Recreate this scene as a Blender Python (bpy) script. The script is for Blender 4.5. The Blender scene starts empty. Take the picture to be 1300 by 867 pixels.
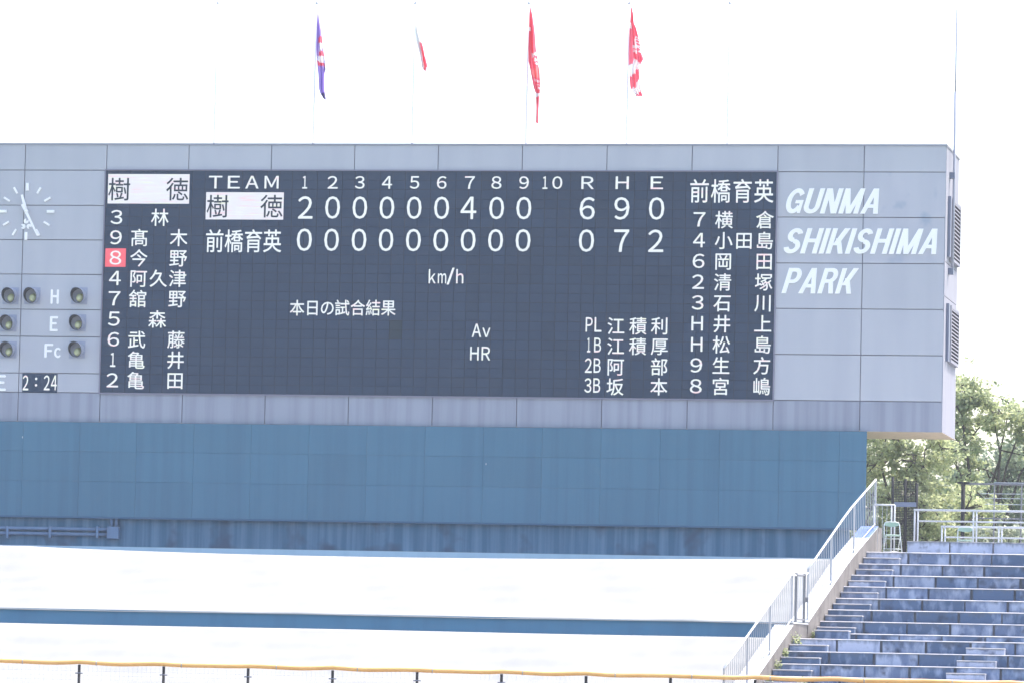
import bpy, bmesh, math, random
from mathutils import Vector, Matrix
random.seed(7)
S = bpy.context.scene
COL = S.collection
rad = math.radians

# ------------------------------------------------------------------ camera
CAM = Vector((40.954, -139.821, 1.70))
YAW, PIT, ROL, FPX = 0.1889, 0.0728, 0.0225, 6500.0
_F = Vector((-math.sin(YAW) * math.cos(PIT), math.cos(YAW) * math.cos(PIT), math.sin(PIT)))
_R0 = Vector((math.cos(YAW), math.sin(YAW), 0))
_U0 = _R0.cross(_F)
_R = _R0 * math.cos(ROL) + _U0 * math.sin(ROL)
_U = -_R0 * math.sin(ROL) + _U0 * math.cos(ROL)
cd = bpy.data.cameras.new('camera')
cam = bpy.data.objects.new('camera', cd)
COL.objects.link(cam)
cd.sensor_width = 36
cd.lens = FPX / 1300 * 36
cd.clip_start, cd.clip_end = 1, 6000
m = Matrix((_R, _U, -_F)).transposed().to_4x4()
m.translation = CAM
cam.matrix_world = m
S.camera = cam

# ------------------------------------------------------------------ light
SUN_EL, SUN_AZ = rad(60), rad(42)      # azimuth measured from +Y towards +X
w = bpy.data.worlds.new('World')
S.world = w
w.use_nodes = True
nt = w.node_tree
bg = nt.nodes['Background']
sky = nt.nodes.new('ShaderNodeTexSky')
sky.sky_type = 'NISHITA'
sky.sun_disc = False
sky.sun_elevation = SUN_EL
sky.sun_rotation = SUN_AZ
sky.air_density, sky.dust_density, sky.ozone_density = 1.0, 3.5, 1.0
nt.links.new(sky.outputs[0], bg.inputs[0])
bg.inputs[1].default_value = 0.15
ld = bpy.data.lights.new('sun', 'SUN')
ld.energy = 1.5
ld.angle = rad(6.0)
ld.color = (1.0, 0.96, 0.9)
sun = bpy.data.objects.new('sun', ld)
COL.objects.link(sun)
sd = Vector((math.sin(SUN_AZ) * math.cos(SUN_EL), math.cos(SUN_AZ) * math.cos(SUN_EL), math.sin(SUN_EL)))
sun.rotation_euler = sd.to_track_quat('Z', 'Y').to_euler()
sun.location = (0, 0, 60)
S.view_settings.view_transform = 'Standard'
S.view_settings.look = 'None'
S.view_settings.exposure = 1.86
S.view_settings.gamma = 1


def ray(px, py):
    return _F + _R * ((px - 650) / FPX) - _U * ((py - 433.5) / FPX)


def P(px, py, Y):
    """point of the plane y = Y seen at a measured position of the photograph"""
    d = ray(px, py)
    return CAM + d * ((Y - CAM.y) / d.y)


def PD(px, py, D):
    return CAM + ray(px, py) * D


# ------------------------------------------------------------------ helpers
WL = {}


def link(o, parent=None, wloc=(0, 0, 0)):
    COL.objects.link(o)
    w_ = Vector(wloc)
    WL[o.name] = w_
    if parent is not None:
        o.parent = parent
        o.location = w_ - WL[parent.name]
    else:
        o.location = w_
    return o


def tag(o, label=None, cat=None, group=None, kind=None):
    if label: o['label'] = label
    if cat: o['category'] = cat
    if group: o['group'] = group
    if kind: o['kind'] = kind
    return o


def thing(name, loc, label, cat, group=None):
    o = bpy.data.objects.new(name, None)
    o.empty_display_size = 0.2
    link(o, None, loc)
    return tag(o, label, cat, group)


def mesh_of(name, V, F, mat, smooth=False):
    me = bpy.data.meshes.new(name)
    me.from_pydata([tuple(v) for v in V], [], F)
    for mm in (mat if isinstance(mat, (list, tuple)) else [mat] if mat else []):
        me.materials.append(mm)
    if smooth:
        me.polygons.foreach_set('use_smooth', [True] * len(me.polygons))
    me.update()
    return me


def obj(name, me, parent=None, wloc=(0, 0, 0), rot=None):
    o = bpy.data.objects.new(name, me)
    link(o, parent, wloc)
    if rot: o.rotation_euler = rot
    return o


class MB:
    def __init__(s): s.V, s.F = [], []

    def add(s, V, F):
        n = len(s.V)
        s.V += [Vector(v) for v in V]
        s.F += [tuple(i + n for i in f) for f in F]

    def box(s, a, b, c=0.0):
        """box a..b, with its front edges chamfered by c"""
        x0, y0, z0 = a; x1, y1, z1 = b
        if c <= 0:
            s.add([(x0, y0, z0), (x1, y0, z0), (x1, y1, z0), (x0, y1, z0), (x0, y0, z1), (x1, y0, z1), (x1, y1, z1), (x0, y1, z1)],
                  [(0, 3, 2, 1), (4, 5, 6, 7), (0, 1, 5, 4), (1, 2, 6, 5), (2, 3, 7, 6), (3, 0, 4, 7)])
        else:
            r = lambda y, k: [(x0 + k, y, z0 + k), (x1 - k, y, z0 + k), (x1 - k, y, z1 - k), (x0 + k, y, z1 - k)]
            V = r(y0, c) + r(y0 + c, 0) + r(y1, 0)
            F = [(0, 1, 2, 3), (11, 10, 9, 8)]
            for i in range(4):
                j = (i + 1) % 4
                F += [(i, i + 4, j + 4, j), (i + 4, i + 8, j + 8, j + 4)]
            s.add(V, F)

    def tube(s, p, q, r, n=8, r2=None, cap=True):
        p, q = Vector(p), Vector(q)
        r2 = r if r2 is None else r2
        d = (q - p).normalized()
        a = d.orthogonal().normalized()
        b = d.cross(a)
        V = []
        for c_, rr in ((p, r), (q, r2)):
            for k in range(n):
                t = 2 * math.pi * k / n
                V.append(c_ + (a * math.cos(t) + b * math.sin(t)) * rr)
        F = [(k, (k + 1) % n, (k + 1) % n + n, k + n) for k in range(n)]
        if cap: F += [tuple(range(n))[::-1], tuple(range(n, 2 * n))]
        s.add(V, F)

    def path(s, pts, r, n=8, rs=None):
        pts = [Vector(p) for p in pts]
        V, F = [], []
        ref = None
        for i, p in enumerate(pts):
            d = (pts[min(i + 1, len(pts) - 1)] - pts[max(i - 1, 0)]).normalized()
            a = d.orthogonal().normalized() if ref is None else (ref - d * ref.dot(d)).normalized()
            ref = a
            b = d.cross(a)
            rr = rs[i] if rs else r
            for k in range(n):
                t = 2 * math.pi * k / n
                V.append(p + (a * math.cos(t) + b * math.sin(t)) * rr)
        for i in range(len(pts) - 1):
            for k in range(n):
                j = (k + 1) % n
                F.append((i * n + k, i * n + j, (i + 1) * n + j, (i + 1) * n + k))
        F += [tuple(range(n))[::-1], tuple(range((len(pts) - 1) * n, len(pts) * n))]
        s.add(V, F)

    def build(s, name, mat, parent=None, wloc=(0, 0, 0), smooth=False):
        """vertices are in world coordinates; the object's origin goes to wloc"""
        w_ = Vector(wloc)
        return obj(name, mesh_of(name, [v - w_ for v in s.V], s.F, mat, smooth), parent, w_)


CACHE = {}


def block(name, a, b, mat, parent, c=0.0, kind=None, tilt=0.0):
    """one box-like piece a..b in world coordinates; alike pieces share mesh data"""
    a, b = Vector(a), Vector(b)
    d = (b - a) / 2
    key = (round(d.x, 3), round(d.y, 3), round(d.z, 3), mat.name, c)
    if key not in CACHE:
        q = MB(); q.box(-d, d, c)
        CACHE[key] = mesh_of(name, q.V, q.F, mat)
    o = obj(name, CACHE[key], parent, (a + b) / 2)
    if tilt:
        o.rotation_euler = (random.uniform(-tilt, tilt), 0, random.uniform(-tilt, tilt))
    if kind: o['kind'] = kind
    return o


# ------------------------------------------------------------------ materials
def mat(name, col, rough=0.6, spec=0.5, metal=0.0):
    M_ = bpy.data.materials.new(name)
    M_.use_nodes = True
    b = M_.node_tree.nodes['Principled BSDF']
    b.inputs['Base Color'].default_value = (*col, 1)
    b.inputs['Roughness'].default_value = rough
    b.inputs['Specular IOR Level'].default_value = spec
    b.inputs['Metallic'].default_value = metal
    return M_


def weathered(name, col, col2, scale=(3, 3, 0.35), lo=0.45, hi=0.75, rough=0.6, rnd=0.06, detail=5, fine=0.06, bump=0.0,
              stain=None, spec=0.5):
    """paint or concrete with streaks of col2, an own tone for each piece, and fine speckle"""
    M_ = mat(name, col, rough, spec)
    nt = M_.node_tree
    N, L = nt.nodes, nt.links
    b = N['Principled BSDF']
    geo = N.new('ShaderNodeNewGeometry')
    mp = N.new('ShaderNodeMapping'); mp.inputs['Scale'].default_value = scale
    L.new(geo.outputs['Position'], mp.inputs[0])
    no = N.new('ShaderNodeTexNoise'); no.inputs['Scale'].default_value = 1; no.inputs['Detail'].default_value = detail
    L.new(mp.outputs[0], no.inputs['Vector'])
    mr = N.new('ShaderNodeMapRange')
    mr.inputs[1].default_value, mr.inputs[2].default_value = lo, hi
    L.new(no.outputs[0], mr.inputs[0])
    mx = N.new('ShaderNodeMix'); mx.data_type = 'RGBA'
    mx.inputs[6].default_value = (*col, 1); mx.inputs[7].default_value = (*col2, 1)
    L.new(mr.outputs[0], mx.inputs[0])
    out = mx.outputs[2]
    if stain:
        st = N.new('ShaderNodeTexNoise'); st.inputs['Scale'].default_value = stain[1]; st.inputs['Detail'].default_value = 3
        L.new(geo.outputs['Position'], st.inputs['Vector'])
        sr = N.new('ShaderNodeMapRange'); sr.inputs[1].default_value, sr.inputs[2].default_value = stain[2], stain[3]
        L.new(st.outputs[0], sr.inputs[0])
        m2 = N.new('ShaderNodeMix'); m2.data_type = 'RGBA'
        L.new(sr.outputs[0], m2.inputs[0]); L.new(out, m2.inputs[6]); m2.inputs[7].default_value = (*stain[0], 1)
        out = m2.outputs[2]
    oi = N.new('ShaderNodeObjectInfo')
    f = N.new('ShaderNodeTexNoise'); f.inputs['Scale'].default_value = 18; f.inputs['Detail'].default_value = 3
    L.new(geo.outputs['Position'], f.inputs['Vector'])
    v = N.new('ShaderNodeMath'); v.operation = 'MULTIPLY_ADD'
    L.new(oi.outputs['Random'], v.inputs[0]); v.inputs[1].default_value = 2 * rnd; v.inputs[2].default_value = 1 - rnd - fine / 2
    v2 = N.new('ShaderNodeMath'); v2.operation = 'MULTIPLY_ADD'
    L.new(f.outputs[0], v2.inputs[0]); v2.inputs[1].default_value = fine; L.new(v.outputs[0], v2.inputs[2])
    hs = N.new('ShaderNodeHueSaturation')
    L.new(v2.outputs[0], hs.inputs['Value']); L.new(out, hs.inputs['Color'])
    L.new(hs.outputs[0], b.inputs['Base Color'])
    if bump:
        bp = N.new('ShaderNodeBump'); bp.inputs['Strength'].default_value = bump; bp.inputs['Distance'].default_value = 0.02
        L.new(no.outputs[0], bp.inputs['Height']); L.new(bp.outputs[0], b.inputs['Normal'])
    return M_


def grime(M_, strength=1.0):
    """dirt that gathers at the ends of each block and runs down from its top edge"""
    nt = M_.node_tree; N, L = nt.nodes, nt.links
    b = N['Principled BSDF']
    src = b.inputs['Base Color'].links[0].from_socket
    tc = N.new('ShaderNodeTexCoord'); sp = N.new('ShaderNodeSeparateXYZ'); L.new(tc.outputs['Generated'], sp.inputs[0])
    geo = N.new('ShaderNodeNewGeometry')
    mp = N.new('ShaderNodeMapping'); mp.inputs['Scale'].default_value = (9, 5, 2.2); L.new(geo.outputs['Position'], mp.inputs[0])
    no = N.new('ShaderNodeTexNoise'); no.inputs['Scale'].default_value = 1.0; no.inputs['Detail'].default_value = 6; L.new(mp.outputs[0], no.inputs['Vector'])

    def math_(op, a, b_, c_=None):
        n_ = N.new('ShaderNodeMath'); n_.operation = op
        for i, v in enumerate((a, b_, c_)):
            if v is None: continue
            if isinstance(v, (int, float)): n_.inputs[i].default_value = v
            else: L.new(v, n_.inputs[i])
        return n_.outputs[0]
    ed = math_('ABSOLUTE', math_('SUBTRACT', sp.outputs[0], 0.5), 0)          # 0 in the middle, .5 at the ends
    e1 = math_('MULTIPLY', math_('SUBTRACT', ed, 0.46), 8.0)
    t1 = math_('MULTIPLY', math_('SUBTRACT', sp.outputs[2], 0.55), 0.9)
    mx_v = math_('ADD', math_('MAXIMUM', e1, t1), math_('SUBTRACT', no.outputs[0], 0.62))
    k_ = N.new('ShaderNodeMapRange'); k_.inputs[1].default_value, k_.inputs[2].default_value = 0.02, 0.30
    k_.inputs[4].default_value = 0.62 * strength
    L.new(mx_v, k_.inputs[0])
    m2 = N.new('ShaderNodeMix'); m2.data_type = 'RGBA'
    L.new(k_.outputs[0], m2.inputs[0]); L.new(src, m2.inputs[6]); m2.inputs[7].default_value = (0.085, 0.105, 0.14, 1)
    L.new(m2.outputs[2], b.inputs['Base Color'])


def lit(name, col, strength, tint=0.0):
    M_ = bpy.data.materials.new(name); M_.use_nodes = True
    nt = M_.node_tree; N, L = nt.nodes, nt.links
    b = N['Principled BSDF']
    b.inputs['Base Color'].default_value = (0.1, 0.1, 0.1, 1)
    b.inputs['Emission Color'].default_value = (*col, 1)
    b.inputs['Emission Strength'].default_value = strength
    if tint:
        geo = N.new('ShaderNodeNewGeometry')
        mp = N.new('ShaderNodeMapping'); mp.inputs['Scale'].default_value = (1.3, 1, 26)
        L.new(geo.outputs['Position'], mp.inputs[0])
        no = N.new('ShaderNodeTexNoise'); no.inputs['Scale'].default_value = 1.0; no.inputs['Detail'].default_value = 2
        L.new(mp.outputs[0], no.inputs['Vector'])
        cr = N.new('ShaderNodeValToRGB')
        el = cr.color_ramp.elements
        el[0].position, el[0].color = 0.36, (1.0, 0.72 , 0.8, 1)
        el[1].position, el[1].color = 0.62, (0.93, 1.0, 0.82, 1)
        e = cr.color_ramp.elements.new(0.43); e.color = (*col, 1)
        e = cr.color_ramp.elements.new(0.56); e.color = (*col, 1)
        L.new(no.outputs[0], cr.inputs[0])
        L.new(cr.outputs[0], b.inputs['Emission Color'])
    return M_


M = {}
M['clad'] = weathered('cladding_paint', (0.48, 0.467, 0.492), (0.43, 0.42, 0.455), (1.6, 1, 0.25), 0.4, 0.8, 0.5, 0.025, fine=0.03)
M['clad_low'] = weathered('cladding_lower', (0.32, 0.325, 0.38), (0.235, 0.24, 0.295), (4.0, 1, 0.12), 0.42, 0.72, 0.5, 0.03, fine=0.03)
M['clad_smudge'] = weathered('cladding_smudged', (0.48, 0.465, 0.50), (0.41, 0.405, 0.45), (1.6, 1, 0.25), 0.4, 0.8, 0.5, 0.02, fine=0.03,
                             stain=((0.26, 0.31, 0.40), 1.3, 0.58, 0.78))
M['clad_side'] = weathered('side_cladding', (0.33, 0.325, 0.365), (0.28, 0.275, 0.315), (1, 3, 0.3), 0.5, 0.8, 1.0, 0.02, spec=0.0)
M['joint'] = mat('joint_sealant', (0.24, 0.225, 0.28), 0.8)
M['soffit'] = weathered('soffit_board', (0.55, 0.42, 0.30), (0.45, 0.34, 0.25), (5, 5, 1), rough=0.8)
M['module'] = weathered('display_face', (0.013, 0.034, 0.070), (0.009, 0.027, 0.060), (1.2, 1, 1.2), 0.35, 0.7, 0.45, 0.10, fine=0.05, spec=0.35)
M['module_odd'] = mat('display_face_dull', (0.014, 0.030, 0.045), 0.6, 0.3)
M['black'] = mat('dark_recess', (0.012, 0.014, 0.018), 0.8)
M['led'] = lit('led_white', (0.86, 0.95, 1.0), 0.25, 0.5)
M['led2'] = lit('led_white_plain', (0.88, 0.96, 1.0), 0.25)
M['led_bar'] = lit('led_bar_white', (0.86, 0.88, 1.0), 0.235, 0.5)
M['led_red'] = lit('led_red', (0.95, 0.05, 0.085), 0.25)
M['letter'] = mat('white_letter_paint', (0.97, 0.92, 0.88), 0.4)
M['hood'] = mat('lamp_hood_inside', (0.07, 0.075, 0.085), 0.7)
M['hood_skin'] = mat('lamp_hood_outside', (0.33, 0.35, 0.42), 0.5)
M['hood_out'] = mat('lamp_plate_paint', (0.33, 0.34, 0.42), 0.5)
M['lens'] = mat('lamp_lens', (0.62, 0.62, 0.36), 0.2)
M['bluewall'] = weathered('blue_wall_paint', (0.055, 0.156, 0.230), (0.047, 0.136, 0.207), (4.5, 1, 0.16), 0.42, 0.66, 0.6, 0.045, detail=7, fine=0.06)
M['blueback'] = mat('blue_wall_joint', (0.040, 0.115, 0.195), 0.8)
M['basewall'] = weathered('base_wall_paint', (0.030, 0.112, 0.19), (0.13, 0.24, 0.34), (4.0, 1, 0.15), 0.42, 0.75, 0.7, 0.05, fine=0.1,
                          stain=((0.028, 0.07, 0.125), 0.9, 0.55, 0.68))
M['bluekerb'] = weathered('kerb_blue_paint', (0.46, 0.58, 0.68), (0.40, 0.52, 0.62), rough=0.7)
M['retain'] = weathered('retaining_wall_paint', (0.075, 0.19, 0.28), (0.065, 0.165, 0.25), (3, 1, 0.2), rough=0.7, rnd=0.03)
M['paint_d'] = weathered('seat_paint_dark', (0.056, 0.100, 0.185), (0.22, 0.275, 0.39), (3.2, 3, 1.5), 0.50, 0.66, 0.75, 0.14, detail=9, fine=0.16, bump=0.3,
                         stain=((0.03, 0.045, 0.08), 2.3, 0.56, 0.7))
M['paint_m'] = weathered('seat_paint_worn', (0.115, 0.16, 0.265), (0.33, 0.375, 0.49), (3.4, 3, 1.4), 0.44, 0.60, 0.75, 0.14, detail=9, fine=0.16, bump=0.3,
                         stain=((0.035, 0.05, 0.09), 2.6, 0.56, 0.72))
M['paint_l'] = weathered('seat_paint_pale', (0.42, 0.455, 0.58), (0.25, 0.29, 0.41), (4, 3, 1.2), 0.53, 0.70, 0.75, 0.08, detail=9, fine=0.16, bump=0.3,
                         stain=((0.06, 0.08, 0.13), 2.9, 0.60, 0.75))
for q_ in ('paint_d', 'paint_m', 'paint_l'): grime(M[q_])
M['bluepatch'] = weathered('blue_end_paint', (0.13, 0.21, 0.50), (0.10, 0.17, 0.42), rough=0.8)
M['nosing'] = weathered('worn_nosing', (0.47, 0.45, 0.46), (0.26, 0.29, 0.35), (3, 2, 2), 0.5, 0.75, 0.8, 0.05, fine=0.15)
M['concrete'] = weathered('bare_concrete', (0.20, 0.18, 0.165), (0.13, 0.115, 0.105), (3, 3, 0.8), 0.4, 0.7, 0.85, 0.04, fine=0.15, bump=0.4,
                          stain=((0.09, 0.08, 0.075), 3.0, 0.6, 0.75))
M['whitewall'] = weathered('white_parapet_paint', (0.66, 0.65, 0.64), (0.5, 0.48, 0.46), (3, 3, 1), 0.5, 0.8, 0.7, 0.03)
M['grime'] = weathered('joint_grime', (0.11, 0.125, 0.155), (0.16, 0.18, 0.22), (3, 2, 3), rough=0.9)
M['floor'] = weathered('concourse_concrete', (0.38, 0.38, 0.40), (0.3, 0.3, 0.33), (1, 1, 1), rough=0.85)
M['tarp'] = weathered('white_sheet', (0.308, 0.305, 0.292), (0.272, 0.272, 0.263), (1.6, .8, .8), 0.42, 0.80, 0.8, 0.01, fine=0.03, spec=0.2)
M['rail'] = mat('white_rail_paint', (0.60, 0.60, 0.61), 0.6, 0.2)
M['baluster'] = mat('dull_rail_paint', (0.46, 0.46, 0.48), 0.7, 0.1)
M['railgrey'] = mat('grey_gate_steel', (0.20, 0.20, 0.21), 0.6, 0.2)
M['yellow'] = weathered('yellow_padding', (0.90, 0.50, 0.17), (0.82, 0.42, 0.13), (2, 2, 2), rough=0.5, rnd=0.03)
M['post'] = mat('dark_post_steel', (0.02, 0.02, 0.022), 0.7, 0.2)
M['wire'] = mat('net_wire', (0.55, 0.57, 0.6), 0.5)
M['darknet'] = mat('dark_net', (0.02, 0.018, 0.02), 0.8)
M['pipe'] = weathered('pipe_blue_paint', (0.12, 0.20, 0.31), (0.08, 0.15, 0.25), rough=0.55)
M['green'] = mat('green_vinyl', (0.30, 0.42, 0.34), 0.5)
M['chrome'] = mat('chair_tube', (0.62, 0.64, 0.62), 0.3, metal=0.3)
M['pole'] = mat('pole_white', (0.92, 0.92, 0.93), 0.3)
M['rod'] = mat('rod_steel', (0.40, 0.40, 0.46), 0.6, 0.2)
M['bracket'] = mat('bracket_steel', (0.16, 0.18, 0.25), 0.5)
M['ventdark'] = mat('vent_gap', (0.015, 0.015, 0.02), 1.0, 0.0)
M['bark'] = weathered('bark', (0.07, 0.055, 0.045), (0.04, 0.032, 0.028), (6, 6, 2), rough=0.9, bump=0.5)
M['grass'] = weathered('grass_ground', (0.06, 0.10, 0.03), (0.045, 0.08, 0.025), (0.3, 0.3, 1), rough=0.9)
M['track'] = weathered('warning_track', (0.20, 0.15, 0.11), (0.17, 0.13, 0.10), (0.5, 0.5, 1), rough=0.9)


def leafmat(name, c1, c2):
    M_ = bpy.data.materials.new(name); M_.use_nodes = True
    nt = M_.node_tree; N, L = nt.nodes, nt.links
    for n in list(N): N.remove(n)
    out = N.new('ShaderNodeOutputMaterial')
    d = N.new('ShaderNodeBsdfPrincipled'); d.inputs['Roughness'].default_value = 0.45
    t = N.new('ShaderNodeBsdfTranslucent')
    ms = N.new('ShaderNodeMixShader'); ms.inputs[0].default_value = 0.52
    geo = N.new('ShaderNodeNewGeometry')
    no = N.new('ShaderNodeTexNoise'); no.inputs['Scale'].default_value = 1.1; no.inputs['Detail'].default_value = 4
    L.new(geo.outputs['Position'], no.inputs['Vector'])
    mx = N.new('ShaderNodeMix'); mx.data_type = 'RGBA'
    mr = N.new('ShaderNodeMapRange'); mr.inputs[1].default_value, mr.inputs[2].default_value = 0.38, 0.66
    L.new(no.outputs[0], mr.inputs[0]); L.new(mr.outputs[0], mx.inputs[0])
    mx.inputs[6].default_value = (*c1, 1); mx.inputs[7].default_value = (*c2, 1)
    hs = N.new('ShaderNodeHueSaturation')
    v = N.new('ShaderNodeMath'); v.operation = 'MULTIPLY_ADD'
    L.new(geo.outputs['Random Per Island'], v.inputs[0]); v.inputs[1].default_value = 0.6; v.inputs[2].default_value = 0.7
    L.new(v.outputs[0], hs.inputs['Value']); L.new(mx.outputs[2], hs.inputs['Color'])
    L.new(hs.outputs[0], d.inputs['Base Color'])
    h2 = N.new('ShaderNodeHueSaturation'); h2.inputs['Value'].default_value = 1.5; h2.inputs['Hue'].default_value = 0.48
    L.new(hs.outputs[0], h2.inputs['Color'])
    L.new(h2.outputs[0], t.inputs['Color'])
    L.new(d.outputs[0], ms.inputs[1]); L.new(t.outputs[0], ms.inputs[2]); L.new(ms.outputs[0], out.inputs[0])
    return M_


M['leaf_a'] = leafmat('leaves_bright', (0.22, 0.27, 0.14), (0.39, 0.43, 0.24))
M['leaf_b'] = leafmat('leaves_dark', (0.17, 0.22, 0.155), (0.33, 0.38, 0.25))
M['leaf_c'] = leafmat('leaves_pale', (0.22, 0.26, 0.18), (0.32, 0.35, 0.27))

# ------------------------------------------------------------------ glyph meshes (made first, while the scene is small)
ROWS_L = [('3', ' 林 '), ('9', '髙 木'), ('8', '今 野'), ('4', '阿久津'), ('7', '舘 野'), ('5', ' 森 '), ('6', '武 藤'), ('1', '亀 井'), ('2', '亀 田')]
ROWS_R = [('7', '横 倉'), ('4', '小田島'), ('6', '岡 田'), ('2', '清 塚'), ('3', '石 川'), ('H', '井 上'), ('H', '松 島'), ('9', '生 方'), ('8', '宮 嶋')]
need = set('樹徳前橋育英本日の試合結果江積利厚阿部坂0123456789TEAMRHEkm/hvPLB:Fc')
for a, b in ROWS_L + ROWS_R: need |= set(a + b)
need.discard(' ')
FULL = {c: chr(ord(c) + 0xFEE0) for c in '0123456789TEAMRHPLBkmvFch'}
_tmp = {}
for key in sorted(need):
    for off in (0.0,):
        c = bpy.data.curves.new('glyph', 'FONT')
        c.body = FULL.get(key, key)
        c.resolution_u = 3
        c.offset = off
        c.fill_mode = 'FRONT'
        o = bpy.data.objects.new('glyph', c)
        COL.objects.link(o)
        _tmp[(key, off)] = o
bpy.context.view_layer.update()
dg = bpy.context.evaluated_depsgraph_get()
GLY = {}
BOLD = 0.0035
for k, o in _tmp.items():
    me = bpy.data.meshes.new_from_object(o.evaluated_get(dg))
    V = [Vector((v.co.x, v.co.y)) for v in me.vertices]
    F = [tuple(p.vertices) for p in me.polygons]
    x0, x1 = min(v.x for v in V), max(v.x for v in V)
    y0, y1 = min(v.y for v in V), max(v.y for v in V)
    GLY[k] = (V, F, x0, x1, y0, y1)
    c = o.data
    bpy.data.objects.remove(o); bpy.data.curves.remove(c); bpy.data.meshes.remove(me)


def glyph(name, ch, box, Y, mt, parent, em=False, off=0.0, thick=0.0):
    """a character whose ink (or em square) fills box = photo px (x0,y0,x1,y1) on the plane y = Y"""
    V, F, gx0, gx1, gy0, gy1 = GLY[(ch, off)]
    if em: gx0, gx1, gy0, gy1 = 0.0, 1.0, -0.12, 0.88
    cx, cy = (box[0] + box[2]) / 2, (box[1] + box[3]) / 2
    c = P(cx, cy, Y)
    wd = (P(box[2], cy, Y) - P(box[0], cy, Y)).length
    ht = (P(cx, box[1], Y) - P(cx, box[3], Y)).length
    VV = [((v.x - (gx0 + gx1) / 2) / (gx1 - gx0) * wd, 0, (v.y - (gy0 + gy1) / 2) / (gy1 - gy0) * ht) for v in V]
    FF = list(F)
    if not thick:                                        # bolder strokes: shifted layers a hair apart
        V0, F0, n0 = VV, FF, len(VV)
        VV, FF = [], []
        for li, (sx, sz) in enumerate(((-BOLD, 0), (BOLD, 0), (0, -BOLD), (0, BOLD))):
            VV += [(a + sx, -0.0006 * li, b + sz) for a, _, b in V0]
            FF += [tuple(i + n0 * li for i in f) for f in F0]
    if thick:
        V0, F0, n0 = VV, FF, len(VV)
        VV, FF = [], []
        for li, (sx, sz) in enumerate(((-.016, 0), (.016, 0), (0, -.012), (0, .012))):
            VV += [(a + sx, -0.0015 * li, b + sz) for a, _, b in V0]
            FF += [tuple(i + n0 * li for i in f) for f in F0]
        bm = bmesh.new()
        bv = [bm.verts.new(v) for v in VV]
        for f in FF:
            try: bm.faces.new([bv[i] for i in f])
            except ValueError: pass
        r = bmesh.ops.extrude_face_region(bm, geom=bm.faces[:])
        for e in r['geom']:
            if isinstance(e, bmesh.types.BMVert): e.co.y -= thick
        me = bpy.data.meshes.new(name)
        bm.to_mesh(me); bm.free(); me.materials.append(mt)
        return obj(name, me, parent, c)
    return obj(name, mesh_of(name, VV, FF, mt), parent, c)


# ================================================================== THE SETTING
q = MB(); q.box((-3000, -600, -0.6), (3000, 3000, 0.0)); tag(q.build('ground', M['grass']), kind='structure')
FD = 115.0                                              # distance of the outfield fence


def fence_pt(px, z):
    """a point at height z on the fence line, which runs square to the line of sight"""
    t = (px - 650 + 9.4) / FPX * FD
    c = CAM + Vector((-math.sin(YAW), math.cos(YAW), 0)) * (FD / math.cos(PIT))
    p = c + _R0 * t
    return Vector((p.x, p.y, z))


a0, a1 = fence_pt(-900, 0), fence_pt(2300, 0)
nrm = Vector((-math.sin(YAW), math.cos(YAW), 0))
q = MB(); q.add([a0 - nrm * 6 + Vector((0, 0, .004)), a1 - nrm * 6 + Vector((0, 0, .004)), a1 + nrm * 2 + Vector((0, 0, .004)), a0 + nrm * 2 + Vector((0, 0, .004))], [(0, 1, 2, 3)])
tag(q.build('warning_track', M['track']), kind='structure')

# ================================================================== SCOREBOARD
W = 2.4
ZT = 17.588
ZA, ZB, ZC = ZT - 0.7455, ZT - 7.060, ZT - 7.9008
XE, DEP = 26.275, 3.45
board = thing('scoreboard', (7, 1.5, ZC), 'huge grey panelled ballpark scoreboard with a lit dark screen of innings and names', 'scoreboard')
q = MB(); q.box((-12, 0.05, ZC + 0.04), (XE - 0.03, DEP, ZT - 0.03)); q.build('joint_backing', M['joint'], board)
G = 0.011


def panel(x0, x1, z0, z1, mt='clad', name='cladding_panel'):
    block(name, (x0 + G, 0, z0 + G), (x1 - G, 0.046, z1 - G), M[mt], board, 0.004, tilt=0.0006)


def zz(px, py): return P(px, py, 0).z


colx = [i * W for i in range(-5, 11)] + [XE]
leftrows = [ZT, ZA] + [zz(90, y) for y in (261.2, 305.0, 348.8, 393.3, 427.6, 473.8)] + [zz(90, 498.7), ZC]
leftrows[-2] = ZB
rightrows = [ZT, ZA] + [zz(1092, y) for y in (276.4, 334.8, 392.6, 450.6)] + [ZB, ZC]
for i in range(len(colx) - 1):
    x0, x1 = colx[i], colx[i + 1]
    if x1 <= W + 0.01: rows = leftrows
    elif x0 >= 9 * W - 0.01: rows = rightrows
    else: rows = None
    if rows:
        for a, b in zip(rows, rows[1:]):
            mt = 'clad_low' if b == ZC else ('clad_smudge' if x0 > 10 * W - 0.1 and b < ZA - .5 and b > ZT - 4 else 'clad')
            panel(x0, x1, b, a, mt)
    else:
        panel(x0, x1, ZA, ZT)
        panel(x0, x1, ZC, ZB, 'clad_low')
# side face, soffit and roof
ys = [0.0, 1.72, DEP]
zsd = [ZT, ZT - 3.2, ZT - 4.15, ZC]
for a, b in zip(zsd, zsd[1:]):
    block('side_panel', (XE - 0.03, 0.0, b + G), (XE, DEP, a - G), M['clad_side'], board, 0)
block('roof_capping', (-12, -0.02, ZT - 0.028), (XE + 0.02, DEP + 0.02, ZT + 0.03), M['clad_side'], board, 0)
for i in range(10):
    x0, x1 = -12 + i * 3.83, -12 + (i + 1) * 3.83
    block('soffit_board', (x0 + .004, 0.01, ZC), (min(x1, XE) - .004, DEP, ZC + 0.036), M['soffit'], board, 0)

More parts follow.
